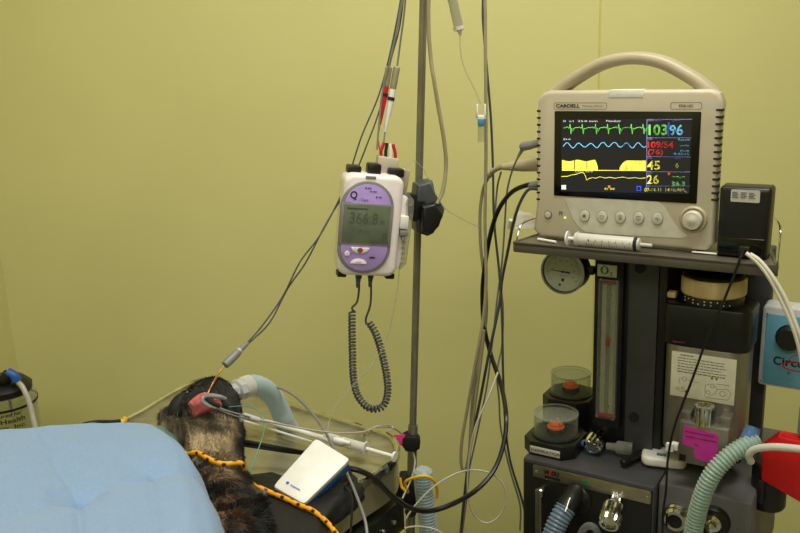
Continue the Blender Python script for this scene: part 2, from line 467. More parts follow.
# pressure gauge
gy = .085; gc = M(562.5, 272, gy-.006); R_ = .0395
g0 = (gc.x, gy, gc.z)
b = MB().lathe([(.001, .03), (R_*.92, .03), (R_, .026), (R_, -.002), (R_*.985, -.005), (R_*.93, -.006), (R_*.9, -.002), (.001, -.002)], g0, (0, 1, 0), 48)
gg = AB(b, 'pressure_gauge', 'black')
AB(MB().lathe([(R_*.93, -.0075), (R_*1.0, -.0075), (R_*1.0, -.003), (R_*.93, -.003)], g0, (0, 1, 0), 48, closed=True), 'gauge_rim', 'steel', gg)
AB(MB().lathe([(.001, -.0025), (R_*.9, -.0025), (R_*.9, -.0018)], g0, (0, 1, 0), 48), 'dial_face', 'white', gg)
b = MB()
for k in range(33):
    t = rad(215-250*k/32); r0, r1 = R_*(.70 if k % 4 else .62), R_*.76
    d = Vector((math.cos(t), 0, math.sin(t))); nrm = Vector((0, -1, 0)); base = Vector(g0)+Vector((0, -.003, 0))
    strip(b, [base+d*r0, base+d*r1], .0007)
for k, s_ in enumerate(('-10', '0', '10', '20', '30', '40', '50', '60')):
    t = rad(205-230*k/7); base = Vector(g0)+Vector((math.cos(t)*R_*.5-.0016, -.003, math.sin(t)*R_*.5-.0014)); text(b, s_, base, (.0036, 0, 0), (0, 0, .0028))
b.box((g0[0]-.003, g0[1]-.0032, g0[2]-.0175), (g0[0]+.002, g0[1]-.0026, g0[2]-.0125))
text(b, 'cm H2O', (g0[0]-.005, g0[1]-.003, g0[2]-.0085), (.009, 0, 0), (0, 0, .002))
b.lathe([(.001, -.003), (.0022, -.003), (.0022, -.0025)], (g0[0]-.006, g0[1], g0[2]-.024), (0, 1, 0), 12)
AB(b, 'dial_markings', 'ink', gg)
b = MB(); base = Vector(g0)+Vector((0, -.0045, 0)); t = Vector((-.98, 0, .06))
s_ = Vector((.06, 0, .98))
b.add([base-t*.013-s_*.0016, base-t*.013+s_*.0016, base+t*.026+s_*.0003, base+t*.026-s_*.0003], [(0, 1, 2, 3)])
b.lathe([(.002, 0), (.002, -.0012)], base, (0, 1, 0), 12)
AB(b, 'needle', 'ink', gg)
AB(MB().lathe([(.0, -.0068), (R_*.93, -.0065)], g0, (0, 1, 0), 40), 'gauge_glass', 'glass', gg)
AB(MB().box((g0[0]+R_*.8, gy+.006, g0[2]-.004), (tl+.001, gy+.022, g0[2]+.01), .002), 'gauge_bracket', 'black', gg)
# shelf
sy1 = .30; sl, sr = -.192, .218; sz = 1.190
so_ = [(sl, .004), (sl+.004, 0), (sr-.012, 0), (sr, .006), (sr-.006, .03), (sr-.07, sy1), (sl+.05, sy1)]
b = MB().prism(so_, sz-.004, sz, 0, 'z')
for i_ in range(len(so_)):
    (xa, ya), (xb_, yb_) = so_[i_], so_[(i_+1) % len(so_)]
    L_ = math.hypot(xb_-xa, yb_-ya)
    b.box((0, 0, sz-.016), (L_, .005, sz+.0015), .001, mtx=Matrix.Translation((xa, ya, 0)) @ Matrix.Rotation(math.atan2(yb_-ya, xb_-xa), 4, 'Z'))
b.box((tl+.005, .07, 1.166), (p0.x-.03, .27, sz-.003), .002)
shelf = AB(b, 'shelf', 'shelf')
for (x, w0) in ((sl+.006, 1), (sr-.001, -1)):
    z1 = sz+.052 if w0 < 0 else sz+.03
    sl_ = .0 if w0 > 0 else -.20; s2 = .19 if w0 > 0 else -.24
    AB(MB().tube([(x, .008, sz-.006), (x+.001*w0, .008, sz+.012), (x+.004*w0, .03, z1), (x+.12*s2, .12, z1), (x+.25*s2, .25, z1), (x+.28*s2, .28, z1-.004), (x+.285*s2, .285, sz)], .0015, 8), 'rail_wire', 'chrome', shelf)
# valve domes
def valve(px, py, R, word, ytop, plate=True):
    # px,py: centre of the dome's top rim ; R radius
    p = Mz(px, py, ytop)
    c = Vector((p.x, p.y, 0)); zb = ytop-.036
    hz0 = ztop
    n8 = [(c.x+R*1.18*s1*k1, c.y+R*1.18*s2*k2) for s1, s2, k1, k2 in
          ((-1, -1, 1, .62), (-1, -1, .62, 1), (1, -1, .62, 1), (1, -1, 1, .62), (1, 1, 1, .62), (1, 1, .62, 1), (-1, 1, .62, 1), (-1, 1, 1, .62))]
    b = MB().prism(n8, hz0-.001, zb-.004, .002, 'z')
    b.lathe([(R*1.06, zb-.006), (R*1.06, zb-.001), (R*.98, zb)], (c.x, c.y, 0), n=40)
    h = AB(b, 'valve_housing', 'black', label='black block under clear %s valve dome' % ('front' if plate else 'rear'))
    th = .0016
    AB(MB().lathe([(R*.97, zb), (R*.97, ytop-.003), (R*.94, ytop), (R*.86, ytop+.0008), (R*.82, ytop-.001), (R*.80, ytop-.003),
                   (R*.97-th, ytop-.004), (R*.97-th, zb)], (c.x, c.y, 0), n=48, closed=True).lathe([(R*.82, ytop-.003), (0, ytop-.0034)], (c.x, c.y, 0), n=40), 'dome', 'glass', h)
    AB(MB().lathe([(R*.97-.001, ytop-.0012), (R*.97+.0006, ytop-.0012), (R*.97+.0006, ytop+.0012), (R*.97-.001, ytop+.0012)], (c.x, c.y, 0), n=48, closed=True), 'dome_rim', 'cplastic', h)
    dk = MB().lathe([(R*.42, zb-.002), (R*.42, zb+.008), (R*.36, zb+.009)], (c.x, c.y, 0), n=32)
    AB(dk, 'valve_seat', 'blackm', h)
    AB(MB().lathe([(R*.38, zb+.009), (R*.38, zb+.0115), (R*.30, zb+.0125), (R*.3, zb+.0155), (0, zb+.0155)], (c.x, c.y, 0), n=28), 'valve_disc', 'orange', h, 'bright orange disc')
    b = MB()
    for k in range(3):
        t = rad(90+120*k); x, y = c.x+math.cos(t)*R*.26, c.y+math.sin(t)*R*.26
        b.tube([(x, y, zb+.011), (x, y, zb+.020), (x*.7+c.x*.3, y*.7+c.y*.3, zb+.023)], .0009, 8, sm=3)
    AB(b, 'cage_pin', 'orange', h)
    if plate:
        yf = c.y-R*1.18; zc = hz0+.012
        pl = AB(MB().box((c.x-R*.72, yf-.001, zc-.0075), (c.x+R*.36+.012, yf+.0005, zc+.0055), .0006), 'valve_label', 'slabel', h)
        AB(text(MB(), word, (c.x-R*.65, yf-.0014, zc-.0035), (R*1.36, 0, 0), (0, 0, .0052), .01), 'lettering', 'ink', pl)
    return h
valve(556, 413, .0405, 'INSPIRATION', .868)
valve(571, 373, .0385, 'EXPIRATION', .902, False)
# ports and knobs on the cabinet front
def mknob(px, py, r, L, name, m, ribs=1):
    p = M(px, py, -.02)
    b = MB().lathe([(r*.6, 0), (r*.6, L*.25), (r*.85, L*.3), (r, L*.4), (r, L*.9), (r*.9, L), (r*.75, L), (r*.7, L*.93), (.0, L*.9)], (p.x, .004, p.z), (0, -1, 0), 32, ribs=ribs, ribd=r*.07)
    return AB(b, name, m)
kq, ke = M(617, 496, .004), M(609, 524, -.05)
kd = (ke-kq).normalized()
b = MB().lathe([(.009, -.004), (.009, .014), (.015, .018), (.018, .024), (.0185, .056), (.0165, .061), (.013, .061), (.012, .056), (0, .055)], kq, kd, 36, ribs=1, ribd=.0014)
AB(b, 'relief_valve_knob', 'chrome')
p = M(575, 500, -.012)
b = MB().lathe([(.026, 0), (.026, .008), (.019, .014), (.017, .02)], (p.x, .004, p.z-.004), (0, -1, 0), 32)
b.tube([M(576, 492, .0), M(571, 500, -.022), M(563, 513, -.050)], .0175, 20)
AB(b, 'bag_port', 'black')
AB(MB().tube([M(570, 498, -.045), M(565, 512, -.066)], .0017, 8), 'port_stem', 'chrome')
b = MB().lathe([(.024, 0), (.024, .006), (.021, .009), (.021, .014), (.017, .018), (.012, .018), (.012, .010), (0, .010)], (M(676, 519, .01).x, .019, M(676, 519, .01).z), (0, -1, 0), 36)
AB(b, 'hose_port', 'chrome')
AB(MB().lathe([(.0, 0), (.0125, .0), (.0125, .001)], (M(676, 519, .01).x, .0085, M(676, 519, .01).z), (0, -1, 0), 24), 'port_core', 'blackm')
q = M(712, 524, .005)
b = MB().lathe([(.026, 0), (.026, .007), (.023, .012)], (q.x, .019, q.z), (0, -1, 0), 36); AB(b, 'absorber_port', 'black')
b = MB().lathe([(.014, .01), (.014, .014), (.008, .016), (.008, .028), (.0, .03)], (q.x, .019, q.z), (0, -1, 0), 24); AB(b, 'port_fitting', 'chrome')
# lever
a = M(539, 492, -.02); c = M(540, 545, -.02)
b = MB().prism([(a.x-.006, a.z+.004), (a.x+.007, a.z+.004), (a.x+.008, a.z-.006), (a.x+.0055, a.z-.008), (a.x+.0065, c.z-.03), (a.x-.006, c.z-.03), (a.x-.0055, a.z-.008), (a.x-.006, a.z-.006)], -.024, -.016, .0012)
b.lathe([(.004, 0), (.004, .022)], (a.x, .002, a.z), (0, -1, 0), 16)
b.lathe([(.0065, 0), (.0065, .004), (.004, .006)], (a.x+.003, -.02, a.z+.002), (0, 0, 1), 16)
AB(b, 'selector_lever', 'steel')
# black hose bracket right of the cabinet
p = M(768, 480, .09)
b = MB().box((cr-.002, .06, p.z-.03), (p.x, .12, p.z+.012), .003)
b.lathe([(.024, -.045), (.027, -.04), (.027, .03), (.024, .034)], (p.x+.002, .09, p.z), (0, 0, 1), 32)
AB(b, 'hose_bracket', 'black')

# ------------------------------------------------------------------ patient monitor
mb0 = Vector((-.02, .12, sz))
mo = mthing('patient_monitor', 'beige patient monitor with carry handle and lit waveform screen on the shelf', 'patient monitor', mb0)
def PB(mb, name, m, parent=mo, label=None):
    o = shifted(mb, mb0).build(name, m, parent)
    if label: o['label'] = label
    return o
yf = .04
def Mf(x, y, dy=0): return M(x, y, yf+dy)
xl, xr = Mf(537, 170).x, Mf(720.5, 150).x
zt_ = (Mf(560, 93).z+Mf(700, 87).z)/2
xb0, xb1 = Mf(533, 233).x, Mf(716, 245).x
body = [(xb0+.012, sz+.004), (xb1-.014, sz+.004), (xb1-.003, sz+.016), (xr-.002, zt_-.05), (xr, zt_-.02), (xr-.006, zt_-.005), (xr-.018, zt_), (xl+.02, zt_), (xl+.006, zt_-.005), (xl, zt_-.018), (xl-.001, sz+.06), (xb0, sz+.016)]
b = MB().prism(body, yf, yf+.028, .006, seg=3)
cx0, cz0 = sum(p[0] for p in body)/len(body), sum(p[1] for p in body)/len(body)
sh_ = lambda k, p: (cx0-.004+(p[0]-cx0)*k, sz+.002+(p[1]-sz-.002)*(1-(1-k)*.35))
vs = [Vector((x_, y_, z_)) for k, y_ in ((.985, yf+.022), (.93, yf+.034), (.74, yf+.14), (.66, yf+.155)) for x_, z_ in [sh_(k, p) for p in body]]
nb = len(body)
fs = [(i*nb+k, i*nb+(k+1) % nb, (i+1)*nb+(k+1) % nb, (i+1)*nb+k) for i in range(3) for k in range(nb)]+[tuple(range(nb)), tuple(range(3*nb, 4*nb))]
b.add(vs, fs)
mbody = PB(b, 'housing', 'beige')
PB(MB().box((xb0+.02, yf+.008, sz), (xb1-.03, yf+.12, sz+.008), .002), 'foot', 'beige_d')
# handle: swept arch
hp = [Mf(549, 101, .03), Mf(558, 92, .03), Mf(580, 76, .03), Mf(605, 63, .03), Mf(634, 58, .03), Mf(662, 62, .03), Mf(688, 75, .03), Mf(704, 86, .03), Mf(711, 96, .03)]
P_ = smooth_path(hp, 6); vs = []; fs = []
sec = rrect(0, 0, .038, .019, .0085, 4); ns = len(sec)
for i, p in enumerate(P_):
    t = (P_[min(i+1, len(P_)-1)]-P_[max(i-1, 0)]).normalized(); nr = Vector((-t.z, 0, t.x))
    e = min(i, len(P_)-1-i)/6; k_ = 1+.5*max(0, 1-e)
    for a_, c_ in sec: vs.append(p+Vector((0, a_, 0))+nr*c_*k_)
for i in range(len(P_)-1):
    for k in range(ns): fs.append((i*ns+k, i*ns+(k+1) % ns, (i+1)*ns+(k+1) % ns, (i+1)*ns+k))
fs += [tuple(range(ns)), tuple(range((len(P_)-1)*ns, len(P_)*ns))]
PB(MB().add(vs, fs), 'carry_handle', 'beige_d')
# side vents: raised ribs with black gaps, both sides
for (xs, y0, y1, nv, d_) in ((534.5, 111, 199, 14, 1), (716.5, 110, 200, 14, -1)):
    a, c = Mf(xs, y0), Mf(xs, y1)
    x_ = xl if d_ > 0 else xr
    b = MB()
    for k in range(nv):
        z = a.z+(c.z-a.z)*k/(nv-1)
        if d_ > 0: b.box((x_-.0008, yf-.0002, z-.0016), (x_+.0060, yf+.010, z+.0016), .0006); 
        else: b.box((x_-.0095, yf-.0004, z-.0016), (x_+.0002, yf+.012, z+.0016), .0006)
    PB(b, 'side_vent', 'blackm')
# tape
a, c = Mf(609, 89), Mf(643, 101)
PB(MB().prism([(a.x, a.z-.013), (c.x, a.z-.013), (c.x, zt_+.0006), (a.x, zt_+.0006)], yf-.0006, yf+.03, .0004), 'tape_strip', 'tape', label='strip of white tape')
# name strips
for (x0, y0, x1, y1, t1, t2) in ((554, 101, 607, 107, 'CARDELL', 'Veterinary Monitor'), (671, 100, 702, 106, '', '9500 HD')):
    a, c = Mf(x0, y0), Mf(x1, y1)
    z0, z1 = min(a.z, c.z)-.001, max(a.z, c.z)+.001
    zc = zt_-.024 if t1 else zt_-.0235
    b = MB(); o_ = rrect((a.x+c.x)/2, zc, c.x-a.x, .0105, .003); i_ = rrect((a.x+c.x)/2, zc, c.x-a.x-.0012, .0093, .0025); nn = len(o_)
    vs = [(p[0], yf-.0006, p[1]) for p in o_]+[(p[0], yf-.0006, p[1]) for p in i_]
    b.add(vs, [(k, (k+1) % nn, nn+(k+1) % nn, nn+k) for k in range(nn)])
    w_ = c.x-a.x
    if t1:
        text(b, t1, (a.x+w_*.04, yf-.0007, zc-.0025), (w_*.46, 0, 0), (0, 0, .0055), .035)
        text(b, t2, (a.x+w_*.54, yf-.0007, zc-.002), (w_*.40, 0, 0), (0, 0, .0034), .0)
    else: text(b, t2, (a.x+w_*.26, yf-.0007, zc-.002), (w_*.46, 0, 0), (0, 0, .004), .01)
    PB(b, 'name_strip', 'ink')
# screen
a = Mf(555, 112); c = Mf(700, 201)
sx0, sx1 = Mf(554.5, 150).x, Mf(699.5, 150).x; sz1 = (Mf(556, 112).z+Mf(702, 112).z)/2+.001; sz0 = (Mf(553, 197).z+Mf(697, 202).z)/2
b = MB().prism(rrect((sx0+sx1)/2, (sz0+sz1)/2, sx1-sx0, sz1-sz0, .002), yf-.0012, yf+.002, .0004)
scr = PB(b, 'screen', 'blackg', label='black glass screen with coloured traces and numbers')
ys = -.0016
def Sc(cx, cy, dy=ys): return M(530+cx/4, 80+cy/4, yf+dy)
def poly(name, pts, m): return PB(MB().add([Sc(*p) for p in pts], [tuple(range(len(pts)))]), name, m, scr)
poly('lit_area', [(127, 157), (648, 155), (636, 455), (122, 445)], 's_bg')
ys = -.0020
def trace(name, pts, m, wd=.0011):
    PB(strip(MB(), [Sc(*p) for p in pts], wd), name, m, scr)
e = [(135, 192)]
for k, x in enumerate((158, 207, 260, 308, 353, 403, 450)):
    e += [(x-16, 191), (x-10, 187), (x-5, 192), (x-1, 192), (x+2, 176), (x+6, 216), (x+9, 192), (x+13, 206 if k % 2 == 0 else 196), (x+18, 193), (x+26, 190)]
e.append((466, 192)); e = [p for i, p in enumerate(e) if i == 0 or p[0] > e[i-1][0]]
trace('ecg_trace', e, 's_green', .0009)
trace('pulse_trace', [(132+i*4, 261+(9+2*math.sin(i*.2))*math.sin(i*4/46*2*PI*.97+2.6)+(-4 if 40 < i < 55 else 0)) for i in range(84)], 's_cyan', .0012)
b = MB()
for (x0, x1) in ((128, 177), (181, 271), (358, 464)):
    n = 16
    for k in range(n):
        xa, xb_ = x0+(x1-x0)*k/n, x0+(x1-x0)*(k+1)/n
        def top(x):
            y = 322+3*math.sin(x/11)
            if x1 == 271 and x > 262: y += (x-262)*3
            if x0 == 358: y = 322+max(0, (385-x))**1.5*.2
            return y
        b.add([Sc(xa, top(xa)), Sc(xb_, top(xb_)), Sc(xb_, 362), Sc(xa, 362)], [(0, 1, 2, 3)])
b.add([Sc(128, 359), Sc(464, 361), Sc(464, 364), Sc(128, 362)], [(0, 1, 2, 3)])
PB(b, 'capnogram', 's_yel', scr)
trace('airway_trace', [(126, 386), (150, 385), (165, 380), (185, 377), (205, 370), (215, 372), (222, 385), (227, 401), (236, 394), (250, 390), (262, 393), (280, 387), (300, 392), (320, 389), (340, 393), (370, 388), (395, 393), (420, 390), (440, 394), (462, 391)], 's_yel', .0009)
b = MB()
for pts in ([(468, 158), (466, 440)], [(468, 158), (648, 157)], [(468, 231), (645, 231)], [(468, 306), (642, 308)], [(466, 366), (640, 368)], [(464, 424), (638, 424)]):
    strip(b, [Sc(*p) for p in pts], .0009)
PB(b, 'grid_lines', 's_lilac', scr)
def stext(name, txt, x0, y0, x1, y1, m, bold=.022):
    a_, c_ = Sc(x0, y1), Sc(x1, y1); d_ = Sc(x0, y0)
    PB(text(MB(), txt, a_, c_-a_, d_-a_, bold), name, m, scr)
ys = -.0020
stext('heart_rate_number', '103', 474, 178, 549, 221, 's_green')
stext('pulse_number', '96', 558, 179, 612, 222, 's_cyan')
poly('divider', [(551, 170), (558, 170), (557, 224), (550, 224)], 's_blue')
stext('pressure_number', '109/54', 471, 246, 574, 272, 's_red')
stext('mean_pressure_number', '(76)', 471, 277, 531, 304, 's_red')
stext('carbon_dioxide_number', '45', 468, 323, 520, 360, 's_yel')
stext('inspired_number', '0', 582, 333, 594, 352, 's_yel')
stext('respiration_number', '26', 467, 379, 515, 416, 's_yel')
stext('temperature_number', '36.3', 566, 405, 620, 424, 's_green')
stext('dash_readout', '--.-', 568, 385, 620, 392, 's_green')
stext('side_words', 'Result', 592, 234, 640, 243, 's_cyan', 0)
stext('side_words', 'mmHg', 600, 259, 635, 267, 's_cyan', 0)
stext('side_words', 'Prim', 602, 279, 636, 287, 's_cyan', 0)
stext('side_words', '9:42:15', 575, 291, 636, 300, 's_cyan', 0)
stext('header_words', 'II  x1  25.0 mm', 134, 161, 270, 168, 's_white', 0)
stext('header_words', 'Monitor', 305, 160, 364, 168, 's_white', 0)
stext('header_words', 'HR/PR-BPM', 471, 160, 522, 165, 's_lilac', 0)
stext('header_words', 'SpO2-%', 565, 160, 600, 165, 's_lilac', 0)
stext('header_words', 'NIBP', 470, 234, 490, 239, 's_lilac', 0)
stext('header_words', 'CO2', 469, 310, 488, 315, 's_lilac', 0)
stext('header_words', 'FiCO2', 578, 311, 604, 316, 's_lilac', 0)
stext('header_words', 'RESP', 467, 370, 490, 375, 's_lilac', 0)
stext('clock_line', '07-14-11  14:16:44', 458, 432, 606, 446, 's_yel', 0)
stext('scale_words', '25.0', 133, 234, 162, 240, 's_white', 0)
stext('scale_words', 'CO2 50.0', 180, 363, 250, 369, 's_white', 0)
stext('scale_words', '01 04', 298, 431, 338, 440, 's_yel', 0)
poly('status_icon', [(312, 422), (321, 422), (321, 431), (312, 431)], 's_orange')
poly('status_icon', [(551, 370), (561, 370), (561, 380), (551, 380)], 's_orange')
poly('status_icon', [(126, 420), (144, 420), (144, 438), (126, 438)], 's_white')
b = MB()
strip(b, [Sc(*p) for p in ((428, 426), (443, 426), (443, 442), (428, 442), (428, 424))], .0018); PB(b, 'status_icon', 's_blue', scr)
trace('wave_icon', [(608, 440), (614, 434), (620, 446), (628, 449)], 's_white', .001)
# control panel: swoosh face plate, buttons, dial
def Mc(cx, cy, dy=0): return Mf(500+cx/3.077, 190+cy/3.077, dy)
sw = [(196, 24), (480, 32), (505, 48), (530, 90), (552, 122), (580, 142), (560, 148), (300, 134), (262, 128), (240, 112), (222, 85), (212, 55)]
PB(MB().add([Mc(x, y, -.0008) for x, y in sw], [tuple(range(len(sw)))]), 'control_face', 'beige_l')
cx_, cy_ = 0, 0
for i, (x, y) in enumerate(((261, 79), (315, 82), (371, 84), (427, 86), (485, 88))):
    p = Mc(x, y)
    vs = [(math.cos(2*PI*k/24), math.sin(2*PI*k/24)) for k in range(24)]
    rx, rz = .0083, .0095
    bt = PB(MB().prism([(p.x+rx*a_, p.z+rz*c_) for a_, c_ in vs], yf-.003, yf, .0008), 'button', 'beige_l')
    b = MB()
    rr_ = [(p.x+(rx+.0007)*a_, p.z+(rz+.0007)*c_) for a_, c_ in vs]; ri_ = [(p.x+(rx)*a_, p.z+(rz)*c_) for a_, c_ in vs]
    b.add([(x_, yf-.0012, z_) for x_, z_ in rr_+ri_], [(k, (k+1) % 24, 24+(k+1) % 24, 24+k) for k in range(24)])
    y_ = yf-.0032
    if i == 0:
        for k in range(4):
            t = PI*k/4; d = Vector((math.cos(t), 0, math.sin(t)))*.0036; strip(b, [Vector((p.x, y_, p.z))-d, Vector((p.x, y_, p.z))+d], .001)
    elif i == 1:
        strip(b, [Vector((p.x+q_[0]*.001, y_, p.z+q_[1]*.001)) for q_ in ((0, -3.5), (-3, -.5), (-2.6, 2), (-1, 2.2), (0, 1), (1, 2.2), (2.6, 2), (3, -.5), (0, -3.5))], .0008)
    elif i == 2:
        for k in range(4): strip(b, [Vector((p.x-.003+.0007*(k % 2), y_, p.z+.003-k*.002)), Vector((p.x+.003, y_, p.z+.003-k*.002))], .0008)
    elif i == 3:
        strip(b, [Vector((p.x+q_[0]*.001, y_, p.z+q_[1]*.001)) for q_ in ((-3, -3), (-3, 3), (3, 3), (3, -3), (-3, -3))], .0008); strip(b, [Vector((p.x, y_, p.z-.003)), Vector((p.x, y_, p.z+.003))], .0008)
    else:
        strip(b, [Vector((p.x+q_[0]*.001, y_, p.z+q_[1]*.001)) for q_ in ((-4, 0), (-1.5, 0), (-.6, 3), (.6, -3), (1.5, 0), (4, 0))], .0009)
    PB(b, 'button_symbol', 'grey_ink', bt)
p = Mc(596, 90)
PB(MB().lathe([(.0205, -.0005), (.0205, .002), (.0185, .0045), (.017, .0045), (.017, .002)], (p.x, yf, p.z), (0, -1, 0), 40), 'dial_ring', 'beige_d')
PB(MB().lathe([(.0145, 0), (.0145, .012), (.013, .014), (.0065, .0145), (.005, .0155), (0, .0158)], (p.x, yf, p.z), (0, -1, 0), 32), 'control_dial', 'beige_l')
p = Mc(148, 75)
PB(MB().lathe([(.0068, 0), (.0068, .0015), (.0055, .0022)], (p.x, yf, p.z), (0, -1, 0), 28), 'power_button_ring', 'grey_ink')
PB(MB().lathe([(.0056, 0), (.0056, .0025), (.004, .003), (0, .003)], (p.x, yf, p.z), (0, -1, 0), 28), 'power_button', 'beige_l')
p = Mc(187, 72); b = MB().box((p.x-.003, yf-.0008, p.z+.002), (p.x+.003, yf, p.z+.0032)); b.box((p.x-.0025, yf-.0008, p.z-.003), (p.x-.001, yf, p.z+.001)); b.box((p.x+.001, yf-.0008, p.z-.003), (p.x+.0025, yf, p.z+.001)); PB(b, 'panel_mark', 'grey_ink')
p = Mc(200, 85); PB(MB().lathe([(.0016, 0), (.0016, .001)], (p.x, yf, p.z), (0, -1, 0), 12), 'indicator_light', 'led')

# ------------------------------------------------------------------ black power adapter on the shelf
ay = .03
a, c = M(719, 186, ay), M(772, 251, ay)
ab = Vector(((a.x+c.x)/2, ay+.025, sz))
ad = mthing('power_adapter', 'black mains power adapter with a silver label on the right end of the shelf', 'power adapter', ab)
x0, x1 = a.x+.001, c.x-.007; zA = a.z
o = shifted(MB().prism([(x0, sz+.001), (x1, sz+.001), (x1+.001, zA-.004), (x1-.002, zA), (x0+.003, zA), (x0, zA-.004)], ay, ay+.042, .006, seg=3), ab).build('housing', 'black', ad)
zc = sz+.022
shifted(MB().box((x0+.001, ay-.001, sz+.002), (x1-.001, ay+.01, zc+.012), .005, 3), ab).build('lower_cover', 'blackg', ad)
lab = shifted(MB().prism(rrect((x0+x1)/2+.001, zA-.013, .040, .018, .002), ay-.0004, ay+.004), ab).build('rating_label', 'slabel', ad)
b = MB()
for k in range(4): 
    for j in range(3): b.box(((x0+x1)/2-.017+j*.0115, ay-.0009, zA-.0085-k*.0024), ((x0+x1)/2-.017+j*.0115+.007+.002*((k+j) % 2), ay-.0004, zA-.0076-k*.0024))
shifted(b, ab).build('printing', 'grey_ink', lab)
pc_ = M(744, 249, ay-.005)
shifted(MB().box((pc_.x-.008, ay-.007, sz+.004), (pc_.x+.008, ay+.002, sz+.02), .002), ab).build('strain_relief', 'black', ad)

# adapter cord, hanging down in front of the vaporiser
Yc = lambda x, y, yl: tuple(W(M(x, y, yl)))
def mcable(name, pts, r, m, label, cat='cable', group=None, n=8):
    return tag(MB().tube([W(M(*p)) for p in pts], r, n).build(name, m), label, cat, group)
cordm = MB().tube([W(M(*p)) for p in [(744, 250, .022), (741, 256, -.004), (733, 278, -.008), (722, 305, -.008), (708, 336, -.008), (692, 380, -.006), (675, 425, -.002), (668, 458, -.002), (666, 490, -.01), (663, 515, -.012), (662, 560, -.012)]], .0019, 8)
adi = (Matrix.Translation(ad.location) @ Matrix.Rotation(MYAW, 4, 'Z')).inverted()
cordm.v = [adi @ v for v in cordm.v]; cordm.build('cord', 'wireblk', ad)['label'] = 'thin black cord hanging from the adapter'
for dx, lb in ((0, 'left'), (1, 'right')):
    mcable('white_tube', [(746+dx*4, 253+dx, -.006), (757+dx*3, 262-dx*1, -.008), (768+dx*4, 276, -.01), (780+dx*5, 298, -.01), (792+dx*4, 325, -.012), (800+dx*5, 352, -.012), (806+dx*5, 390, -.012)], .0030, 'hosewhite', 'white tube curving from the shelf past the blue panel, the %s of the pair' % lb, 'tube')

# ------------------------------------------------------------------ syringe on the shelf
sy0 = .013
a, c = W(M(567, 241, sy0)), W(M(652, 247, sy0))
a.z = c.z = sz+.0122
ax = (c-a).normalized()
sb = Vector(((a.x+c.x)/2, (a.y+c.y)/2, sz))
sh = thing('syringe', 'clear plastic syringe with black plunger tip lying on the shelf below the monitor', 'syringe', sb)
def SB(mb, name, m, parent=sh): return shifted(mb, sb).build(name, m, parent)
L = (c-a).length
SB(MB().lathe([(.0102, .014), (.0102, L*.84), (.009, L*.86), (.0028, L*.87), (.0026, L), (.001, L)], a, ax, 28), 'barrel', 'whitecp')
SB(MB().lathe([(.0122, L*.125), (.0122, L*.142)], a, ax, 24), 'barrel_flange', 'whitecp')
SB(MB().lathe([(.0120, 0), (.0120, .0025), (.003, .003), (.003, L*.8), (.0088, L*.8), (.0088, L*.82), (.001, L*.85)], a, ax, 20), 'plunger', 'white')
SB(MB().lathe([(.0106, L*.8), (.0106, L*.84), (.002, L*.855)], a, ax, 24), 'plunger_tip', 'blackm')
b = MB(); up = Vector((0, 0, 1)); fr_ = -ax.cross(up).normalized() if ax.cross(up).y > 0 else ax.cross(up).normalized()
for k in range(18):
    q_ = a+ax*(L*(.26+.03*k)); 
    h = .004 if k % 3 == 0 else .0025
    ang0 = -.6
    pts = [q_+fr_*(math.cos(t)*.0105)+up*(math.sin(t)*.0105) for t in (-.8, -.6, -.4, -.2)[:(4 if k % 3 == 0 else 3)]]
    strip(b, pts, .0009, fr_)
for k, s_ in enumerate('1234567'):
    q_ = a+ax*(L*(.28+.08*k))+fr_*.0106+up*.0005; text(b, s_, q_, ax*.002, up*.003)
SB(b, 'graduations', 'ink')

# crumpled wrapper left of monitor
b = MB(); p = W(Mz(527, 226, sz+.004))
N_ = 7
for i in range(N_):
    for j in range(N_):
        b.v.append(Vector((p.x+(i-3)*.0065+(j-3)*.002, p.y+(j-3)*.010, sz+.003+.012*abs(noise.noise(Vector((i*.6, j*.6, 3.1))))+.016*max(0, (j-2))/4*(1 if i < 5 else .4))))
for i in range(N_-1):
    for j in range(N_-1): b.f.append((i*N_+j, (i+1)*N_+j, (i+1)*N_+j+1, i*N_+j+1))
tag(b.build('crumpled_wrapper', 'tape'), 'crumpled white wrapper beside the left edge of the monitor on the shelf', 'wrapper')
pa_, pb_ = W(Mz(538, 239, sz+.003)), W(Mz(556, 242, sz+.003))
tag(MB().tube([pa_, pb_], .0022, 10, sm=0).build('plastic_stub', 'white'), 'small white plastic piece on the shelf just left of the syringe', 'plastic piece')
# paper slip under adapter
p = W(Mz(706, 254, sz+.001))
tag(MB().box((-.021, -.002, 0), (.021, .006, .0012), .0003, mtx=Matrix.Translation((p.x, p.y, sz+.0018)) @ Matrix.Rotation(MYAW, 4, 'Z')).build('paper_slip', 'tape'), 'white paper slip on the front lip of the shelf left of the adapter', 'paper')

# ------------------------------------------------------------------ vaporiser
vy = .045
vb = Vector((.115, .10, ztop))
va = mthing('vaporizer', 'silver and black vaporizer with cream dial band mounted under the shelf', 'vaporizer', vb)
def VB(mb, name, m, parent=va, label=None):
    o = shifted(mb, vb).build(name, m, parent)
    if label: o['label'] = label
    return o
x0, x1 = M(662, 345, vy).x, M(748, 350, vy).x
zt2, zm, zb2 = (M(662, 306, vy).z+M(751, 310, vy).z)/2, (M(662, 345, vy).z+M(748, 354, vy).z)/2, (M(660, 452, vy).z+M(742, 462, vy).z)/2
VB(MB().prism(rrect((x0+x1)/2, vy+.042, x1-x0, .084, .034, 8), zb2, zm, .002, 'z'), 'body', 'steel_v')
VB(MB().prism(rrect((x0+x1)/2, vy+.042, x1-x0+.004, .088, .020, 6), zm, zt2, .004, 'z'), 'top_housing', 'black', label='black top housing')
VB(MB().lathe([(.010, 0), (.011, .003), (.011, .016), (.007, .018)], (x1-.016, vy+.04, zb2-.014), (0, 0, 1), 20), 'lower_foot', 'blackm')
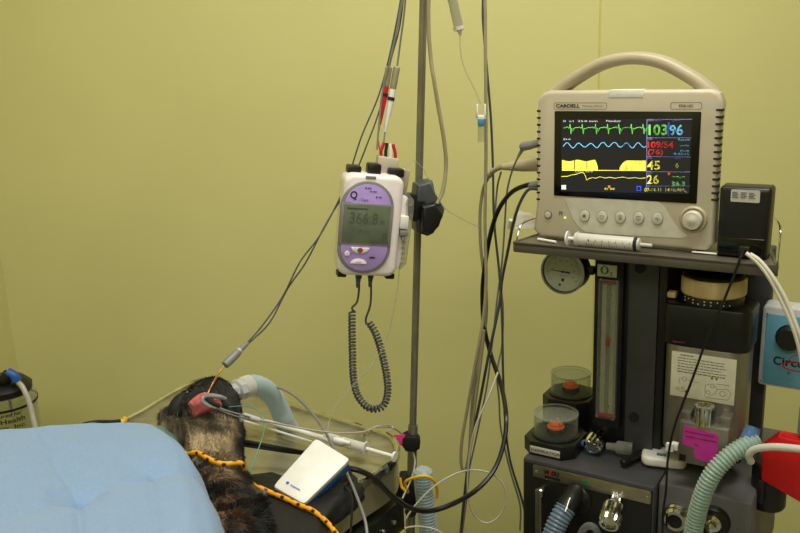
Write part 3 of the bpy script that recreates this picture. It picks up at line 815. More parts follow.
VB(MB().box((x0+.02, vy+.07, zb2+.02), (x1-.02, .203, zb2+.06), .002), 'lower_mount', 'black')
VB(MB().box((x0+.02, .10, zm+.01), (x1-.02, .205, zt2-.02), .002), 'mount', 'black')
dc = Vector(((M(713, 300, .092)).x, .092, 0)); Rd = .0495
zd = zt2
VB(MB().lathe([(Rd*.94, zd-.002), (Rd*.95, zd+.012), (Rd*.93, zd+.014)], dc, n=48), 'dial_skirt', 'black')
VB(MB().lathe([(Rd*.97, zd+.014), (Rd, zd+.016), (Rd*1.0, zd+.037), (Rd*.97, zd+.041), (Rd*.90, zd+.041), (Rd*.89, zd+.014)], dc, n=72, closed=True, ribs=1, ribd=.0004), 'dial_band', 'cream')
VB(MB().lathe([(Rd*.90, zd+.014), (Rd*.90, zd+.044), (Rd*.86, zd+.046), (Rd*.82, zd+.036), (Rd*.3, zd+.032), (.0, zd+.032)], dc, n=48), 'dial_cap', 'blackm')
b = MB()
for k in range(9):
    t = rad(-90-50+k*11.5)
    for j in range(2):
        if (k*3+j) % 5 == 4: continue
        r_ = Rd*.955; q_ = Vector((dc.x+math.cos(t)*r_, dc.y+math.sin(t)*r_, zd+.0095-j*.005))
        b.lathe([(.0011, 0), (.0011, .0006)], q_, (math.cos(t), math.sin(t), 0), 8)
VB(b, 'dial_numbers', 'white')
VB(MB().box((x0-.002, .07, zd+.002), (x0+.012, .085, zd+.012), .002), 'release_lever', 'cream')
b = text(MB(), 'Vaporizer 4', (x0+.018, vy-.0072, zm+.007), (.019, 0, 0), (0, 0, .0035)); VB(b, 'lettering', 'magenta')
# instruction label
a, c, e_ = M(672, 350, vy-.001), M(734, 404, vy-.001), M(672, 398, vy-.001)
lz1, lz0 = a.z-.0012, (c.z+e_.z)/2+.001
lb = VB(MB().box((a.x, vy-.0012, lz0), (c.x, vy+.0005, lz1), .0003), 'instruction_label', 'label')
b = MB(); w_, h_ = c.x-a.x, lz1-lz0; yl_ = vy-.0016
random.seed(3)
for k in range(7):
    z = lz1-h_*(.06+.062*k); x = a.x+w_*(.1 if k else .14)
    end = a.x+w_*(.35 if k == 0 else (.75 + .12*random.random()))
    while x < end:
        l_ = w_*(.02+.05*random.random()); b.box((x, yl_, z-.0006), (min(x+l_, end), yl_+.0004, z+(.0004 if k not in (0, 6) else .0009))); x += l_+w_*.012
def ring(cx, cz, r, wd=.0006, n=14):
    strip(b, [Vector((a.x+w_*cx+math.cos(2*PI*k/n)*r, yl_, lz0+h_*cz+math.sin(2*PI*k/n)*r)) for k in range(n+1)], wd)
def ln(*pts): strip(b, [Vector((a.x+w_*x_, yl_, lz0+h_*z_)) for x_, z_ in pts], .0006)
ring(.22, .42, .0035); ring(.12, .17, .0022); ring(.66, .36, .0032); ring(.6, .2, .003); ring(.82, .22, .0042); ring(.2, .2, .002)
ln((.14, .3), (.14, .42), (.2, .42)); ln((.3, .42), (.33, .3), (.3, .15), (.15, .12)); ln((.33, .4), (.45, .38))
ln((.55, .1), (.55, .35), (.62, .4)); ln((.7, .36), (.74, .3), (.9, .34), (.95, .25), (.9, .1), (.56, .08), (.7, .2), (.74, .3)); ln((.72, .42), (.92, .42))
b.box((a.x+w_*.24, yl_, lz0+h_*.10), (a.x+w_*.28, yl_+.0003, lz0+h_*.17)); b.box((a.x+w_*.63, yl_, lz0+h_*.5), (a.x+w_*.66, yl_+.0003, lz0+h_*.55)); b.box((a.x+w_*.7, yl_, lz0+h_*.5), (a.x+w_*.73, yl_+.0003, lz0+h_*.55))
VB(b, 'printing', 'grey_ink', lb)
# filler block with purple label
fy = .012
a, c = M(680, 412, fy), M(727, 462, fy)
fx0, fx1, fz1, fz0 = a.x, c.x, M(700, 425, fy).z, M(700, 466, fy).z
fb = VB(MB().box((fx0, fy, fz0), (fx1, vy+.004, fz1), .0015), 'filler_block', 'steel_v')
VB(MB().box((fx0, fy+.012, fz1-.001), (fx0+.014, vy+.003, fz1+.013), .001), 'block_tab', 'steel_v', fb)
VB(MB().box((fx1-.016, fy+.008, fz1-.001), (fx1, vy+.003, fz1+.016), .001), 'block_tab', 'steel_v', fb)
kp = Vector(((fx0+fx1)/2-.003, fy+.012, fz1))
VB(MB().lathe([(.0155, -.002), (.0145, .004), (.0145, .024), (.0155, .026), (.0152, .029), (.0115, .030), (.0105, .026), (0, .025)], kp, n=36, ribs=1, ribd=.0009), 'filler_knob', 'chrome', fb)
ml = [(.08, .93), (.80, .86), (.86, .82), (.86, .18), (.80, .12), (.36, .18), (.34, .42), (.08, .46)]
w_, h_ = fx1-fx0, fz1-fz0
pl = VB(MB().prism([(fx0+w_*p_[0]*.92+.001, fz0+h_*p_[1]) for p_ in ml], fy-.001, fy+.001, 0), 'purple_sticker', 'magenta', fb)
b = MB(); b2 = random.Random(4)
for j, (zz, xa, xe) in enumerate(((.78, .14, .72), (.66, .16, .78), (.5, .34, .42))):
    x = xa
    while x < xe: l_ = .03+b2.random()*.05; b.box((fx0+w_*x, fy-.0014, fz0+h_*zz), (fx0+w_*min(x+l_, xe), fy-.0008, fz0+h_*zz+.0012)); x += l_+.015
shifted(b, vb).build('handwriting', 'ink', fb)
VB(MB().box((fx0+.002, fy-.0006, fz0+.003), (fx0+.0125, fy+.002, fz0+.014), .0006), 'filler_port', 'blackg', fb)
VB(MB().box((fx1-.010, fy-.003, fz0+.012), (fx1-.001, fy+.002, fz0+.030), .001), 'clamp_window', 'chrome', fb)
VB(MB().lathe([(.003, 0), (.003, .003)], (fx1-.004, fy-.002, fz0+.016), (0, -1, 0), 10), 'clamp_screw', 'chrome', fb)
VB(MB().box((fx0-.012, fy+.002, fz0+.016), (fx0-.001, fy+.012, fz0+.028), .001), 'side_clip', 'white', fb)
b = MB(); b.box((fx0-.018, fy-.004, fz0+.015), (fx0-.007, fy+.001, fz0+.030), .001)
for k in range(4): b.box((fx0-.0188, fy-.005, fz0+.0162+k*.0036), (fx0-.0065, fy-.003, fz0+.0182+k*.0036), .0004)
VB(b, 'latch', 'white', fb)

# ------------------------------------------------------------------ things on the cabinet top
zt3 = ztop+.0035
def mtop(px, py, dz=0): return Mz(px, py, zt3+dz)
# white sensor box with green square
c0 = mtop(664, 462)
sbx = mthing('white_box', 'small white rounded plastic box with a green square mark in front of the vaporizer', 'box', Vector((c0.x, c0.y, zt3)))
mm = Matrix.Rotation(rad(14), 4, 'Z')
MB().prism([(x_*1.0, y_*1.0) for x_, y_ in rrect(0, 0, .074, .052, .014, 5)], .0005, .0175, .005, 'z', 3).build('case', 'white', sbx)
q_ = MB().box((-.012, -.014, .0172), (.003, -.004, .0180), .0003).build('square_mark', 'green', sbx)
b = MB()
strip(b, [Vector((-.009, -.011, .0182)), Vector((-.0045, -.0055, .0182)), Vector((0, -.011, .0182))], .0012, Vector((0, 0, 1)))
b.build('symbol', 'white', q_)
MB().box((.010, -.0256, .005), (.016, -.0248, .007), .0002).build('slot', 'grey_ink', sbx)
sbx.rotation_euler.z += rad(12)
# marker pen
a, c = W(mtop(622, 463, .0075)), W(mtop(657, 446, .0075)); a.z = c.z = zt3+.0075
c = c+(c-a)*.1
pb0 = (a+c)/2; pb0.z = zt3
pen = thing('marker_pen', 'black capped marker pen lying against the white box on the cabinet', 'pen', pb0)
L = (c-a).length; ax = (c-a).normalized()
def PN(mb, name, m): mb.v = [v-pb0 for v in mb.v]; return mb.build(name, m, pen)
PN(MB().lathe([(.004, 0), (.0065, .002), (.0072, .006), (.0072, L*.58), (.0066, L*.6)], a, ax, 20), 'cap', 'black')
PN(MB().lathe([(.0062, L*.58), (.0062, L*.98), (.005, L), (.0, L)], a, ax, 20), 'barrel', 'pgrey')
b = MB()
for k in range(3):
    q_ = a+ax*L*(.7+.08*k)+Vector((0, 0, .0063)); b.lathe([(.001, 0), (.001, .0004)], q_, (0, 0, 1), 8)
PN(b, 'barrel_print', 'ink')
# clear plastic adapters behind
def clearbit(px, py, r, L, az, m, label, dz=0, name='tube_adapter'):
    p = W(mtop(px, py)); d = Vector((math.cos(az), math.sin(az), 0))
    p.z = zt3+r+.001+dz
    b = MB().lathe([(r*.55, 0), (r*.6, L*.35), (r, L*.42), (r, L), (r*.88, L), (r*.88, L*.45), (r*.45, L*.35), (r*.45, 0)], p-d*L/2, d, 28, closed=True)
    tag(b.build(name, m), label, 'adapter')
clearbit(619, 454, .0115, .045, rad(-20), 'cplastic', 'clear plastic tube adapter lying in front of the tower beside the pen')
clearbit(632, 449, .010, .038, rad(60), 'greycp', 'grey tinted plastic adapter leaning behind the clear adapter')
clearbit(590, 451, .011, .040, rad(-35), 'bluecp', 'blue plastic mask connector lying behind the chrome flow knob', name='mask_connector')

# ------------------------------------------------------------------ corrugated hoses
def hose(name, pts, r, m, label, pitch=.006, amp=.0014, core=None, frame='w', inner=None, cat='hose'):
    P = smooth_path(pts, 14)
    Ls = [0]
    for i in range(1, len(P)): Ls.append(Ls[-1]+(P[i]-P[i-1]).length)
    tot = Ls[-1]; n = int(tot/pitch*6)
    Q = []; j = 0
    for i in range(n+1):
        s_ = tot*i/n
        while j < len(Ls)-2 and Ls[j+1] < s_: j += 1
        t = (s_-Ls[j])/max(1e-9, Ls[j+1]-Ls[j]); Q.append(P[j].lerp(P[j+1], min(1, t)))
    root = thing(name, label, cat, Q[0])
    mb = MB().tube(Q, lambda t: r+amp*math.sin(2*PI*t*tot/pitch), 20, caps=False, sm=0); mb.v = [v-Q[0] for v in mb.v]
    mb.build('corrugated_wall', m, root, angle=80)
    if inner:
        k = max(1, n//60)
        mb = MB().tube(Q[::6] if len(Q) > 12 else Q, r*.78, 14, caps=False, sm=0); mb.v = [v-Q[0] for v in mb.v]
        mb.build('inner_wall', inner, root)
    return root, Q
def Wp(l): return [W(M(*p)) for p in l]
K['greenrib'] = mat('green_translucent_wall', (120, 176, 156), .35, alpha=.55)
K['bluerib'] = mat('pale_blue_translucent_wall', (176, 208, 220), .35, alpha=.65)
hg, Q = hose('breathing_hose', Wp([(691, 560, -.03), (693, 533, -.03), (701, 500, -.03), (712, 475, -.025), (728, 457, -.012), (745, 446, .005), (757, 441, .02)]), .0132, 'gplastic',
     'green tinted corrugated breathing hose curving up to the blue connector right of the vaporizer', .0058, .0013, inner='greenrib')
e0 = Q[-1]; d0 = (Q[-1]-Q[-4]).normalized()
b = MB().lathe([(.013, -.006), (.0135, .004), (.012, .008), (.012, .018), (.0122, .016), (.0122, .018), (.010, .018), (.010, -.006)], e0+Vector((-.010, .004, .002)), (d0+Vector((-.7, 0, .3))), 28, closed=True)
b.v = [v-Q[0] for v in b.v]; b.build('blue_connector', 'bluecp', hg)['label'] = 'blue connector'
# white hose to the right of it
tag(MB().tube([W(M(*p)) for p in [(751, 462, -.012), (749, 455, -.02), (756, 449, -.024), (775, 447, -.03), (800, 449, -.035), (830, 452, -.04)]], .0055, 12).build('white_tube', 'whitecp'), 'milky white tube running right from the green hose across the red box', 'tube')
# blue hose front port
bp = M(575, 500, -.012)
hose('breathing_hose', [W(M(566, 508, -.046)), W(M(560, 518, -.058)), W(M(553, 535, -.072)), W(M(546, 565, -.09)), W(M(542, 600, -.10))], .0170, 'greycp',
     'grey blue corrugated hose plugged into the black port under the nameplate', .0062, .0013, inner='greycp')
# clear tubing near the bottom centre
tag(MB().tube([W(M(*p)) for p in [(578, 560, -.03), (580, 536, -.026), (588, 526, -.022), (597, 532, -.022), (600, 560, -.02)]], .006, 12).build('clear_tube', 'cplastic'), 'clear plastic tube looping below the nameplate beside the chrome knob', 'tube')

# ------------------------------------------------------------------ blue control panel on the right
cy = .15
a, c = M(763, 306, cy), M(800, 388, cy)
ex = (M(800, 388, cy)-M(763, 384, cy))
zU, zL = M(765, 306, cy).z, M(763, 385, cy).z
Wd = .105
bb = Vector((a.x+Wd/2, cy+.02, zL))
ci = mthing('control_box', 'light blue control panel box with black knob and red ellipse logo at the right edge', 'control box', bb)
def CB(mb, name, m, parent=ci): return shifted(mb, bb).build(name, m, parent)
CB(MB().prism(rrect(a.x+Wd/2, (zU+zL)/2, Wd, zU-zL, .006), cy, cy+.045, .003), 'case', 'circgrey')
pn = CB(MB().prism(rrect(a.x+Wd/2+.002, (zU+zL)/2-.004, Wd-.009, zU-zL-.016, .003), cy-.0012, cy+.001, .0004), 'front_panel', 'bluepanel')
kc = M(790, 337, cy)
k_ = CB(MB().lathe([(.0215, 0), (.0215, .004), (.019, .006), (.0185, .016), (.017, .018), (0, .018)], (kc.x, cy-.001, kc.z), (0, -1, 0), 32, ribs=1, ribd=.0006), 'knob', 'black')
t0 = M(773, 364, cy)
b = MB(); text(b, 'C', (t0.x, cy-.0018, t0.z), (.0120, 0, 0), (0, 0, .0150), .03); text(b, 'ircu', (t0.x+.0135, cy-.0018, t0.z+.0003), (.032, 0, 0), (0, 0, .0135), .025)
b.v = [v for v in b.v]; CB(b, 'lettering', 'ink', pn)
b = MB()
ec = M(797, 364, cy); ec.x += .0
strip(b, [Vector((ec.x+math.cos(2*PI*k/30)*.0215, cy-.0022, ec.z-.0045+math.sin(2*PI*k/30)*.0070)) for k in range(31)], .0022)
strip(b, [Vector((ec.x+math.cos(t)*.0125, cy-.0022, ec.z-.001+math.sin(t)*.0165)) for t in [PI*k/16 for k in range(17)]], .0014)
CB(b, 'ellipse_logo', 'red', pn)
q_ = M(789, 373, cy)
b = MB(); strip(b, [Vector((q_.x+x_*.0018, cy-.0018, q_.z+z_*.0018)) for x_, z_ in ((-1, -1), (-1, 1), (1, 1), (1, -1), (-1, -1))], .0009)
b.box((q_.x-.0008, cy-.0019, q_.z-.0008), (q_.x+.0008, cy-.0017, q_.z+.0008)); CB(b, 'small_emblem', 'grey_ink', pn)
b = MB()
q_ = M(775, 378, cy)
for k, ch in enumerate('VISTOMAT'): text(b, ch, (q_.x+k*.0042, cy-.0018, q_.z-.0012), (.0012 if ch == 'I' else .0019, 0, 0), (0, 0, .0022)) if ch != 'I' else b.box((q_.x+k*.0042+.0006, cy-.0018, q_.z-.0012), (q_.x+k*.0042+.001, cy-.0016, q_.z+.001))
CB(b, 'small_lettering', 'grey_ink', pn)
for x_, z_ in ((a.x+.006, zL+.009), (a.x+.008, zU-.012)): CB(MB().lathe([(.0018, 0), (.0018, .001), (.0005, .0014)], (x_, cy-.001, z_), (0, -1, 0), 12), 'screw', 'chrome', pn)
CB(MB().box((p0.x if False else .20, cy+.005, (zU+zL)/2+.01), (a.x+.004, cy+.06, (zU+zL)/2+.035), .002), 'mounting_bracket', 'pgrey')
CB(MB().box((.196, cy+.05, (zU+zL)/2+.01), (.21, .21, (zU+zL)/2+.035), .002), 'mounting_arm', 'pgrey')

# ------------------------------------------------------------------ red box at the right
ry = .06
rb_ = [M(762, 448, ry), M(778, 437, ry), M(800, 442, ry), M(840, 446, ry), M(838, 520, ry), M(800, 503, ry), M(761, 480, ry)]
base = Vector((rb_[0].x+.03, ry+.03, min(p.z for p in rb_)))
rt = mthing('red_box', 'glossy red plastic box with slanted top at the right edge above the black bracket', 'box', base)
shifted(MB().prism([(p.x, p.z) for p in rb_], ry, ry+.03, .003), base).build('case', 'red', rt)
tp = shifted(MB().prism([(rb_[1].x+.004, rb_[1].z-.006), (rb_[2].x, rb_[2].z-.006), (rb_[2].x, rb_[2].z+.003), (rb_[1].x+.004, rb_[1].z+.002)], ry+.006, ry+.024, .001), base).build('lid', 'red', rt)
# grey metal arm at far right edge
p = M(799, 415, .05)
tag(MB().box((-.004, -.01, 0), (.008, .01, .045), .002, mtx=Matrix.Translation(W(Vector((p.x+.002, .075, M(800, 436, .05).z-.004)))) @ Matrix.Rotation(MYAW, 4, 'Z')).build('metal_bracket', 'pgrey'), 'small grey metal bracket standing on the red box at the right edge', 'bracket')

# ================================================================== IV pole and its load
top, bot = D(424.5, -40, 1.5), D(409.5, 560, 1.5)
dr = (bot-top).normalized()
foot = top+dr*((top.z-.06)/-dr.z)
ip = thing('iv_pole', 'steel drip stand pole in front of the yellow wall', 'pole', Vector((foot.x, foot.y, 0)))
def IP(mb, name, m, parent=ip):
    o_ = Vector((foot.x, foot.y, 0)); mb.v = [v-o_ for v in mb.v]; return mb.build(name, m, parent)
IP(MB().tube([top-dr*.35, foot], .0068, 16, sm=0), 'pole', 'pole')
jn = D(413, 425, 1.5)
IP(MB().tube([jn, foot], .0092, 16, sm=0), 'outer_pole', 'pole')
IP(MB().tube([top-dr*.35+Vector((-.07, 0, -.01)), top-dr*.35+Vector((-.06, 0, .0)), top-dr*.35, top-dr*.35+Vector((.06, 0, .0)), top-dr*.35+Vector((.07, 0, -.01))], .003, 8), 'hook_bar', 'chrome')
for k in range(5):
    t = 2*PI*k/5+.3; d = Vector((math.cos(t), math.sin(t), 0))
    IP(MB().tube([Vector((foot.x, foot.y, .075)), Vector((foot.x, foot.y, .07))+d*.12, Vector((foot.x, foot.y, .06))+d*.24], .011, 8), 'foot_arm', 'pgrey')
    IP(MB().lathe([(.004, -.01), (.022, -.01), (.025, 0), (.022, .01), (.004, .01)], Vector((foot.x, foot.y, .025))+d*.24, (-d.y, d.x, 0), 16), 'caster', 'black')
# strap with pink tag
sp = D(404, 441, 1.5)
st = thing('cable_strap', 'black hook and loop strap with a pink tag around the steel pole', 'strap', sp)
cpt = top+dr*((top.z-sp.z)/-dr.z)
def ST(mb, name, m):
    mb.v = [v-sp for v in mb.v]; return mb.build(name, m, st)
b = MB(); oc = [(-.0085, -.017), (.007, -.019), (.015, -.012), (.0165, .004), (.011, .016), (-.006, .018), (-.0125, .013), (-.014, -.004)]
b.prism([(cpt.x-.004+x_*1.15, cpt.z+z_*.9) for x_, z_ in oc], cpt.y-.016, cpt.y+.014, .004, seg=3)
ST(b, 'strap_loop', 'blackm')
ST(MB().box((cpt.x-.036, cpt.y-.012, cpt.z-.004), (cpt.x-.014, cpt.y-.0105, cpt.z+.019), .0004), 'tag', 'pinktag')

# infusion pump
Yp = 1.36
def Pp(x, y, dy=0): return D(x, y, Yp+dy)
pA, pB = Pp(343, 171), Pp(334, 272)
pbz = Pp(370, 275).z
ptilt = 0.055
pc0 = Pp(370, 222)
pu = thing('infusion_pump', 'white and purple infusion pump with grey screen clamped on the steel pole', 'infusion pump', (pc0.x, Yp, pc0.z-.085), rad(12))
pu.rotation_euler = (0, rad(7.5), rad(12))
# local pump space: x right, z up, origin at base centre; work from pixels through the inverse matrix
from mathutils import Euler
PM = Matrix.Translation(pu.location) @ Euler(pu.rotation_euler).to_matrix().to_4x4(); PI_ = PM.inverted()
def Lp(x, y, yl):   # pixel to local point on plane local y = yl
    o_ = PI_ @ C0; d = PI_.to_3x3() @ ray(x, y); t = (yl-o_.y)/d.y; return o_+d*t
def PU(mb, name, m, parent=pu, label=None):
    o = mb.build(name, m, parent)
    if label: o['label'] = label
    return o
c1, c2, c3, c4 = Lp(345, 172, 0), Lp(403, 178, 0), Lp(398, 281, 0), Lp(338, 272, 0)
x0, x1 = (c1.x+c4.x)/2, (c2.x+c3.x)/2; z1, z0 = (c1.z+c2.z)/2, (c3.z+c4.z)/2
pw, ph = x1-x0, z1-z0
bodyp = rrect((x0+x1)/2, (z0+z1)/2, pw, ph, .016, 6)
PU(MB().prism(bodyp, 0, .055, .008, seg=3), 'housing', 'pinkwhite')
# faceplate capsule : grey bezel then purple
fa, fb_, fc = Lp(342, 185, 0), Lp(391, 185, 0), Lp(341, 262, 0)
fx0_, fx1_ = Lp(339.0, 222, 0).x, Lp(392.0, 226, 0).x; fz1_, fz0_ = Lp(370, 181, 0).z, Lp(360, 273, 0).z
fcx, fcz, fw, fh = (fx0_+fx1_)/2, (fz0_+fz1_)/2, fx1_-fx0_, fz1_-fz0_
def capsule(w_, h_, r): return rrect(fcx, fcz, w_, h_, r, 9)
PU(MB().prism(capsule(fw, fh, fw*.49), -.004, .002, .0025, seg=2), 'bezel', 'pgrey')
face = PU(MB().prism(capsule(fw-.011, fh-.010, fw*.425), -.0048, -.003, .0005), 'faceplate', 'purple')
ly = -.0052
zs1, zs0 = Lp(365, 205, ly).z, Lp(363, 243, ly).z
fr = PU(MB().box((fx0_+.001, ly-.0004, zs0-.0035), (fx1_-.001, -.003, zs1+.0025), .001), 'screen_frame', 'pgrey', face)
lx0, lx1 = fx0_+.0055, fx1_-.0055
PU(MB().box((lx0, ly-.0009, zs0), (lx1, -.003, zs1), .0005), 'screen', 'lcd', face, 'grey green liquid crystal screen')
b = MB(); y_ = ly-.0012; w_ = lx1-lx0; h_ = zs1-zs0
text(b, '366.8', (lx0+w_*.14, y_, zs0+h_*.5), (w_*.6, 0, 0), (0, 0, h_*.3), 0); text(b, 'mL', (lx0+w_*.80, y_, zs0+h_*.52), (w_*.1, 0, 0), (0, 0, h_*.14)); text(b, '00:45', (lx0+w_*.34, y_, zs0+h_*.24), (w_*.24, 0, 0), (0, 0, h_*.12))
b.box((lx1-w_*.14, y_, zs0+h_*.08), (lx1-w_*.04, y_+.0004, zs0+h_*.3)); b.box((lx0+w_*.06, y_, zs0+h_*.88), (lx0+w_*.5, y_+.0004, zs0+h_*.92))
PU(b, 'screen_digits', 'lcdink', face)
b = MB()
def lt(s_, px, py, wd, ht, bold=0):
    p = Lp(px, py, ly); text(b, s_, (p.x, ly-.0002, p.z), (wd, 0, 0), (0, 0, ht), bold)
lt('Q', 350, 199.5, .0115, .0140, .01); lt('- Core', 358.5, 201, .0160, .0048)
lt('QT-30', 344.5, 203.5, .010, .0026, .04)
for k in range(13): p = Lp(354, 204.6, ly); b.box((p.x+k*.0036, ly-.0004, p.z-.0005), (p.x+k*.0036+.0026, ly-.0001, p.z+.0007))
for (px, py, n_) in ((366, 188, .006), (371, 191.5, .007), (377, 197, .005)):
    p = Lp(px, py, ly); b.lathe([(.0012, 0), (.0012, .0003)], (p.x, ly, p.z), (0, -1, 0), 10); b.box((p.x+.003, ly-.0003, p.z-.0005), (p.x+.003+n_, ly-.0001, p.z+.0006))
p = Lp(369, 259, ly); lt('otm', 369, 258.5, .0100, .0040, .05)
PU(b, 'lettering', 'ink', face)
p = Lp(360, 250, ly)
kb = PU(MB().prism([(p.x-.016, p.z+.0042), (p.x+.016, p.z+.0042), (p.x+.012, p.z-.002), (p.x+.005, p.z-.0055), (p.x-.005, p.z-.0055), (p.x-.012, p.z-.002)], ly-.001, ly+.001, .0006), 'start_key', 'pinkwhite', face)
b = MB(); hf = [(math.cos(PI/2+PI*k/10)*.0045, math.sin(PI/2+PI*k/10)*.0045) for k in range(11)]
PU(MB().add([(p.x+x_, ly-.0014, p.z-.0003+z_) for x_, z_ in hf], [tuple(range(11))]), 'key_half', 'green', face, 'green half disc')
PU(MB().add([(p.x-x_, ly-.0014, p.z-.0003-z_) for x_, z_ in hf], [tuple(range(11))]), 'key_half', 'red', face, 'red half disc')
p = Lp(358.5, 262, ly)
PU(MB().prism([(p.x+math.cos(t)*.0135, p.z-.003+math.sin(t)*.0085) for t in [PI*k/12 for k in range(13)]], ly-.001, ly+.001, .0004), 'mute_key', 'pinkwhite', face)
b = MB(); text(b, 'mute', (p.x-.004, ly-.0014, p.z-.001), (.008, 0, 0), (0, 0, .0022)); PU(b, 'mute_lettering', 'ink', face)
p = Lp(347, 253.5, ly)
PU(MB().lathe([(.0042, 0), (.0042, .001), (.003, .0014), (0, .0014)], (p.x, ly, p.z), (0, -1, 0), 20), 'power_key', 'pinkwhite', face)
b = MB(); b.box((p.x-.0003, ly-.0018, p.z-.001), (p.x+.0003, ly-.0015, p.z+.0022)); b.box((p.x+.006, ly-.0004, p.z-.0003), (p.x+.0085, ly, p.z+.0003)); b.box((p.x-.0085, ly-.0004, p.z-.0003), (p.x-.006, ly, p.z+.0003)); PU(b, 'power_symbol', 'ink', face)
# top clips, lock window
for (px, w_, h_, yl_) in ((354, .022, .010, .03), (374, .021, .016, .024), (396, .026, .010, .03)):
    p = Lp(px, 172, yl_); PU(MB().box((p.x-w_/2, yl_-.008, z1-.004), (p.x+w_/2, yl_+.022, z1+h_), .003), 'top_clip', 'black')
p = Lp(371, 177.5, 0); PU(MB().box((p.x-.0085, -.0012, p.z-.0022), (p.x+.0085, .001, p.z+.0022), .0008), 'latch_window', 'pgrey')
for px in (341, 389):
    p = Lp(px, 278, .02); PU(MB().box((p.x-.0075, .012, z0-.006), (p.x+.0075, .035, z0+.003), .0015), 'foot', 'black')
# cassette side: clear door with tubing
q1, q0 = z1-ph*.18, z0+ph*.06
sd = PU(MB().prism([(x1-.006, q0), (x1+.006, q0+.004), (x1+.012, q0+.03), (x1+.013, q1-.03), (x1+.010, q1-.004), (x1-.006, q1)], .008, .05, .003), 'cassette', 'pinkwhite')
PU(MB().prism([(x1+.008, q0+.002), (x1+.017, q0+.012), (x1+.021, q1-.03), (x1+.020, q1-.008), (x1+.008, q1+.004)], .004, .046, .003), 'cassette_door', 'cplastic', sd)
b = MB(); b.box((x1-.001, .001, (q0+q1)/2+.008), (x1+.013, .012, (q0+q1)/2+.030), .002); PU(b, 'white_slide', 'white', sd)
b = MB(); b.box((x1+.0, .000, (q0+q1)/2-.004), (x1+.014, .01, (q0+q1)/2+.006), .002); b.lathe([(.004, 0), (.004, .008)], (x1+.007, .0, (q0+q1)/2-.008), (0, 1, 0), 12); PU(b, 'grey_clamp', 'pgrey', sd)
b = MB()
for k in range(5): b.lathe([(.0035, 0), (.0035, .01)], (x1+.009, .006, q0+.012+k*.009), (0, 1, 0), 10)
PU(b, 'rollers', 'cplastic', sd)
b = MB(); b.lathe([(.006, 0), (.006, .012)], (x1+.012, .006, q1-.012), (0, 1, 0), 14); PU(b, 'drip_port', 'cplastic', sd)
# pole clamp behind
b = MB()
k1 = [Lp(*p_, .085) for p_ in ((416, 184), (431, 180), (434, 193), (443, 208), (441, 216), (432, 232), (426, 235), (415, 231), (413, 208))]
b.prism([(p.x, p.z) for p in k1], .07, .115, .005, seg=3)
PU(b, 'pole_clamp', 'wiredark')
k2 = [Lp(*p_, .068) for p_ in ((420, 205), (433, 202), (441, 213), (437, 225), (429, 233), (420, 230))]
PU(MB().prism([(p.x, p.z) for p in k2], .050, .075, .006, seg=3), 'clamp_knob', 'black')
b = MB(); bq = Lp(400, 200, .06); b.box((bq.x-.03, .05, bq.z-.02), (bq.x+.028, .075, bq.z+.012), .003); b.box((Lp(414, 205, .1).x-.01, .07, Lp(414, 205, .1).z-.025), (Lp(420, 205, .1).x+.005, .15, Lp(420, 205, .1).z+.015), .004)
PU(b, 'mounting_arm', 'black')
# pump cables
def plug(px, py, r, L, name):
    p = Lp(px, py, .02)
    return PU(MB().lathe([(r, 0), (r, L*.4), (r*.75, L*.5), (r*.8, L*.6), (r*.6, L*.7), (r*.65, L*.8), (r*.45, L)], (p.x, .022, z0+.003), (0, 0, -1), 16), name, 'wiredark')
plug(359, 274, .0055, .028, 'cable_plug'); plug(371, 276, .0050, .026, 'cable_plug')
def coil(name, path, R, r, turns, m, label):
    P = smooth_path(path, 30); n = turns*14; Ls = [0]
    for i in range(1, len(P)): Ls.append(Ls[-1]+(P[i]-P[i-1]).length)
    pts = []; j = 0; up = Vector((0, 1, 0))
    for i in range(n+1):
        s_ = Ls[-1]*i/n
        while j < len(Ls)-2 and Ls[j+1] < s_: j += 1
        c = P[j].lerp(P[j+1], (s_-Ls[j])/max(1e-9, Ls[j+1]-Ls[j])); t = (P[j+1]-P[j]).normalized(); sd = t.cross(up).normalized(); u2 = sd.cross(t)
        a_ = 2*PI*turns*i/n; pts.append(c+(sd*math.cos(a_)+u2*math.sin(a_))*R)
    return pts
YC = 1.37
cp_ = [D(*p) for p in ((352, 312, YC), (352, 330, YC), (352.5, 355, YC), (353.5, 378, YC), (358, 396, YC), (369, 408, YC), (382, 407, YC), (387.5, 394, YC), (386.5, 375, YC), (381, 350, YC), (375, 332, YC), (368.5, 322, YC))]
cpts = coil('c', cp_, .0050, .0018, 62, 'wiredark', '')
full = smooth_path([D(359, 280, YC), D(359, 290, YC), D(357, 302, YC), D(352, 308, YC), cpts[0]], 6)+cpts[1:]+smooth_path([cpts[-1], D(366, 318, YC), D(370, 306, YC), D(371, 295, YC), D(371, 283, YC)], 6)[1:]
cc = MB().tube(full, .0019, 7, sm=0).build('coiled_cable', 'wiredark'); tag(cc, 'slate grey coiled cable hanging in a loop below the infusion pump', 'cable')

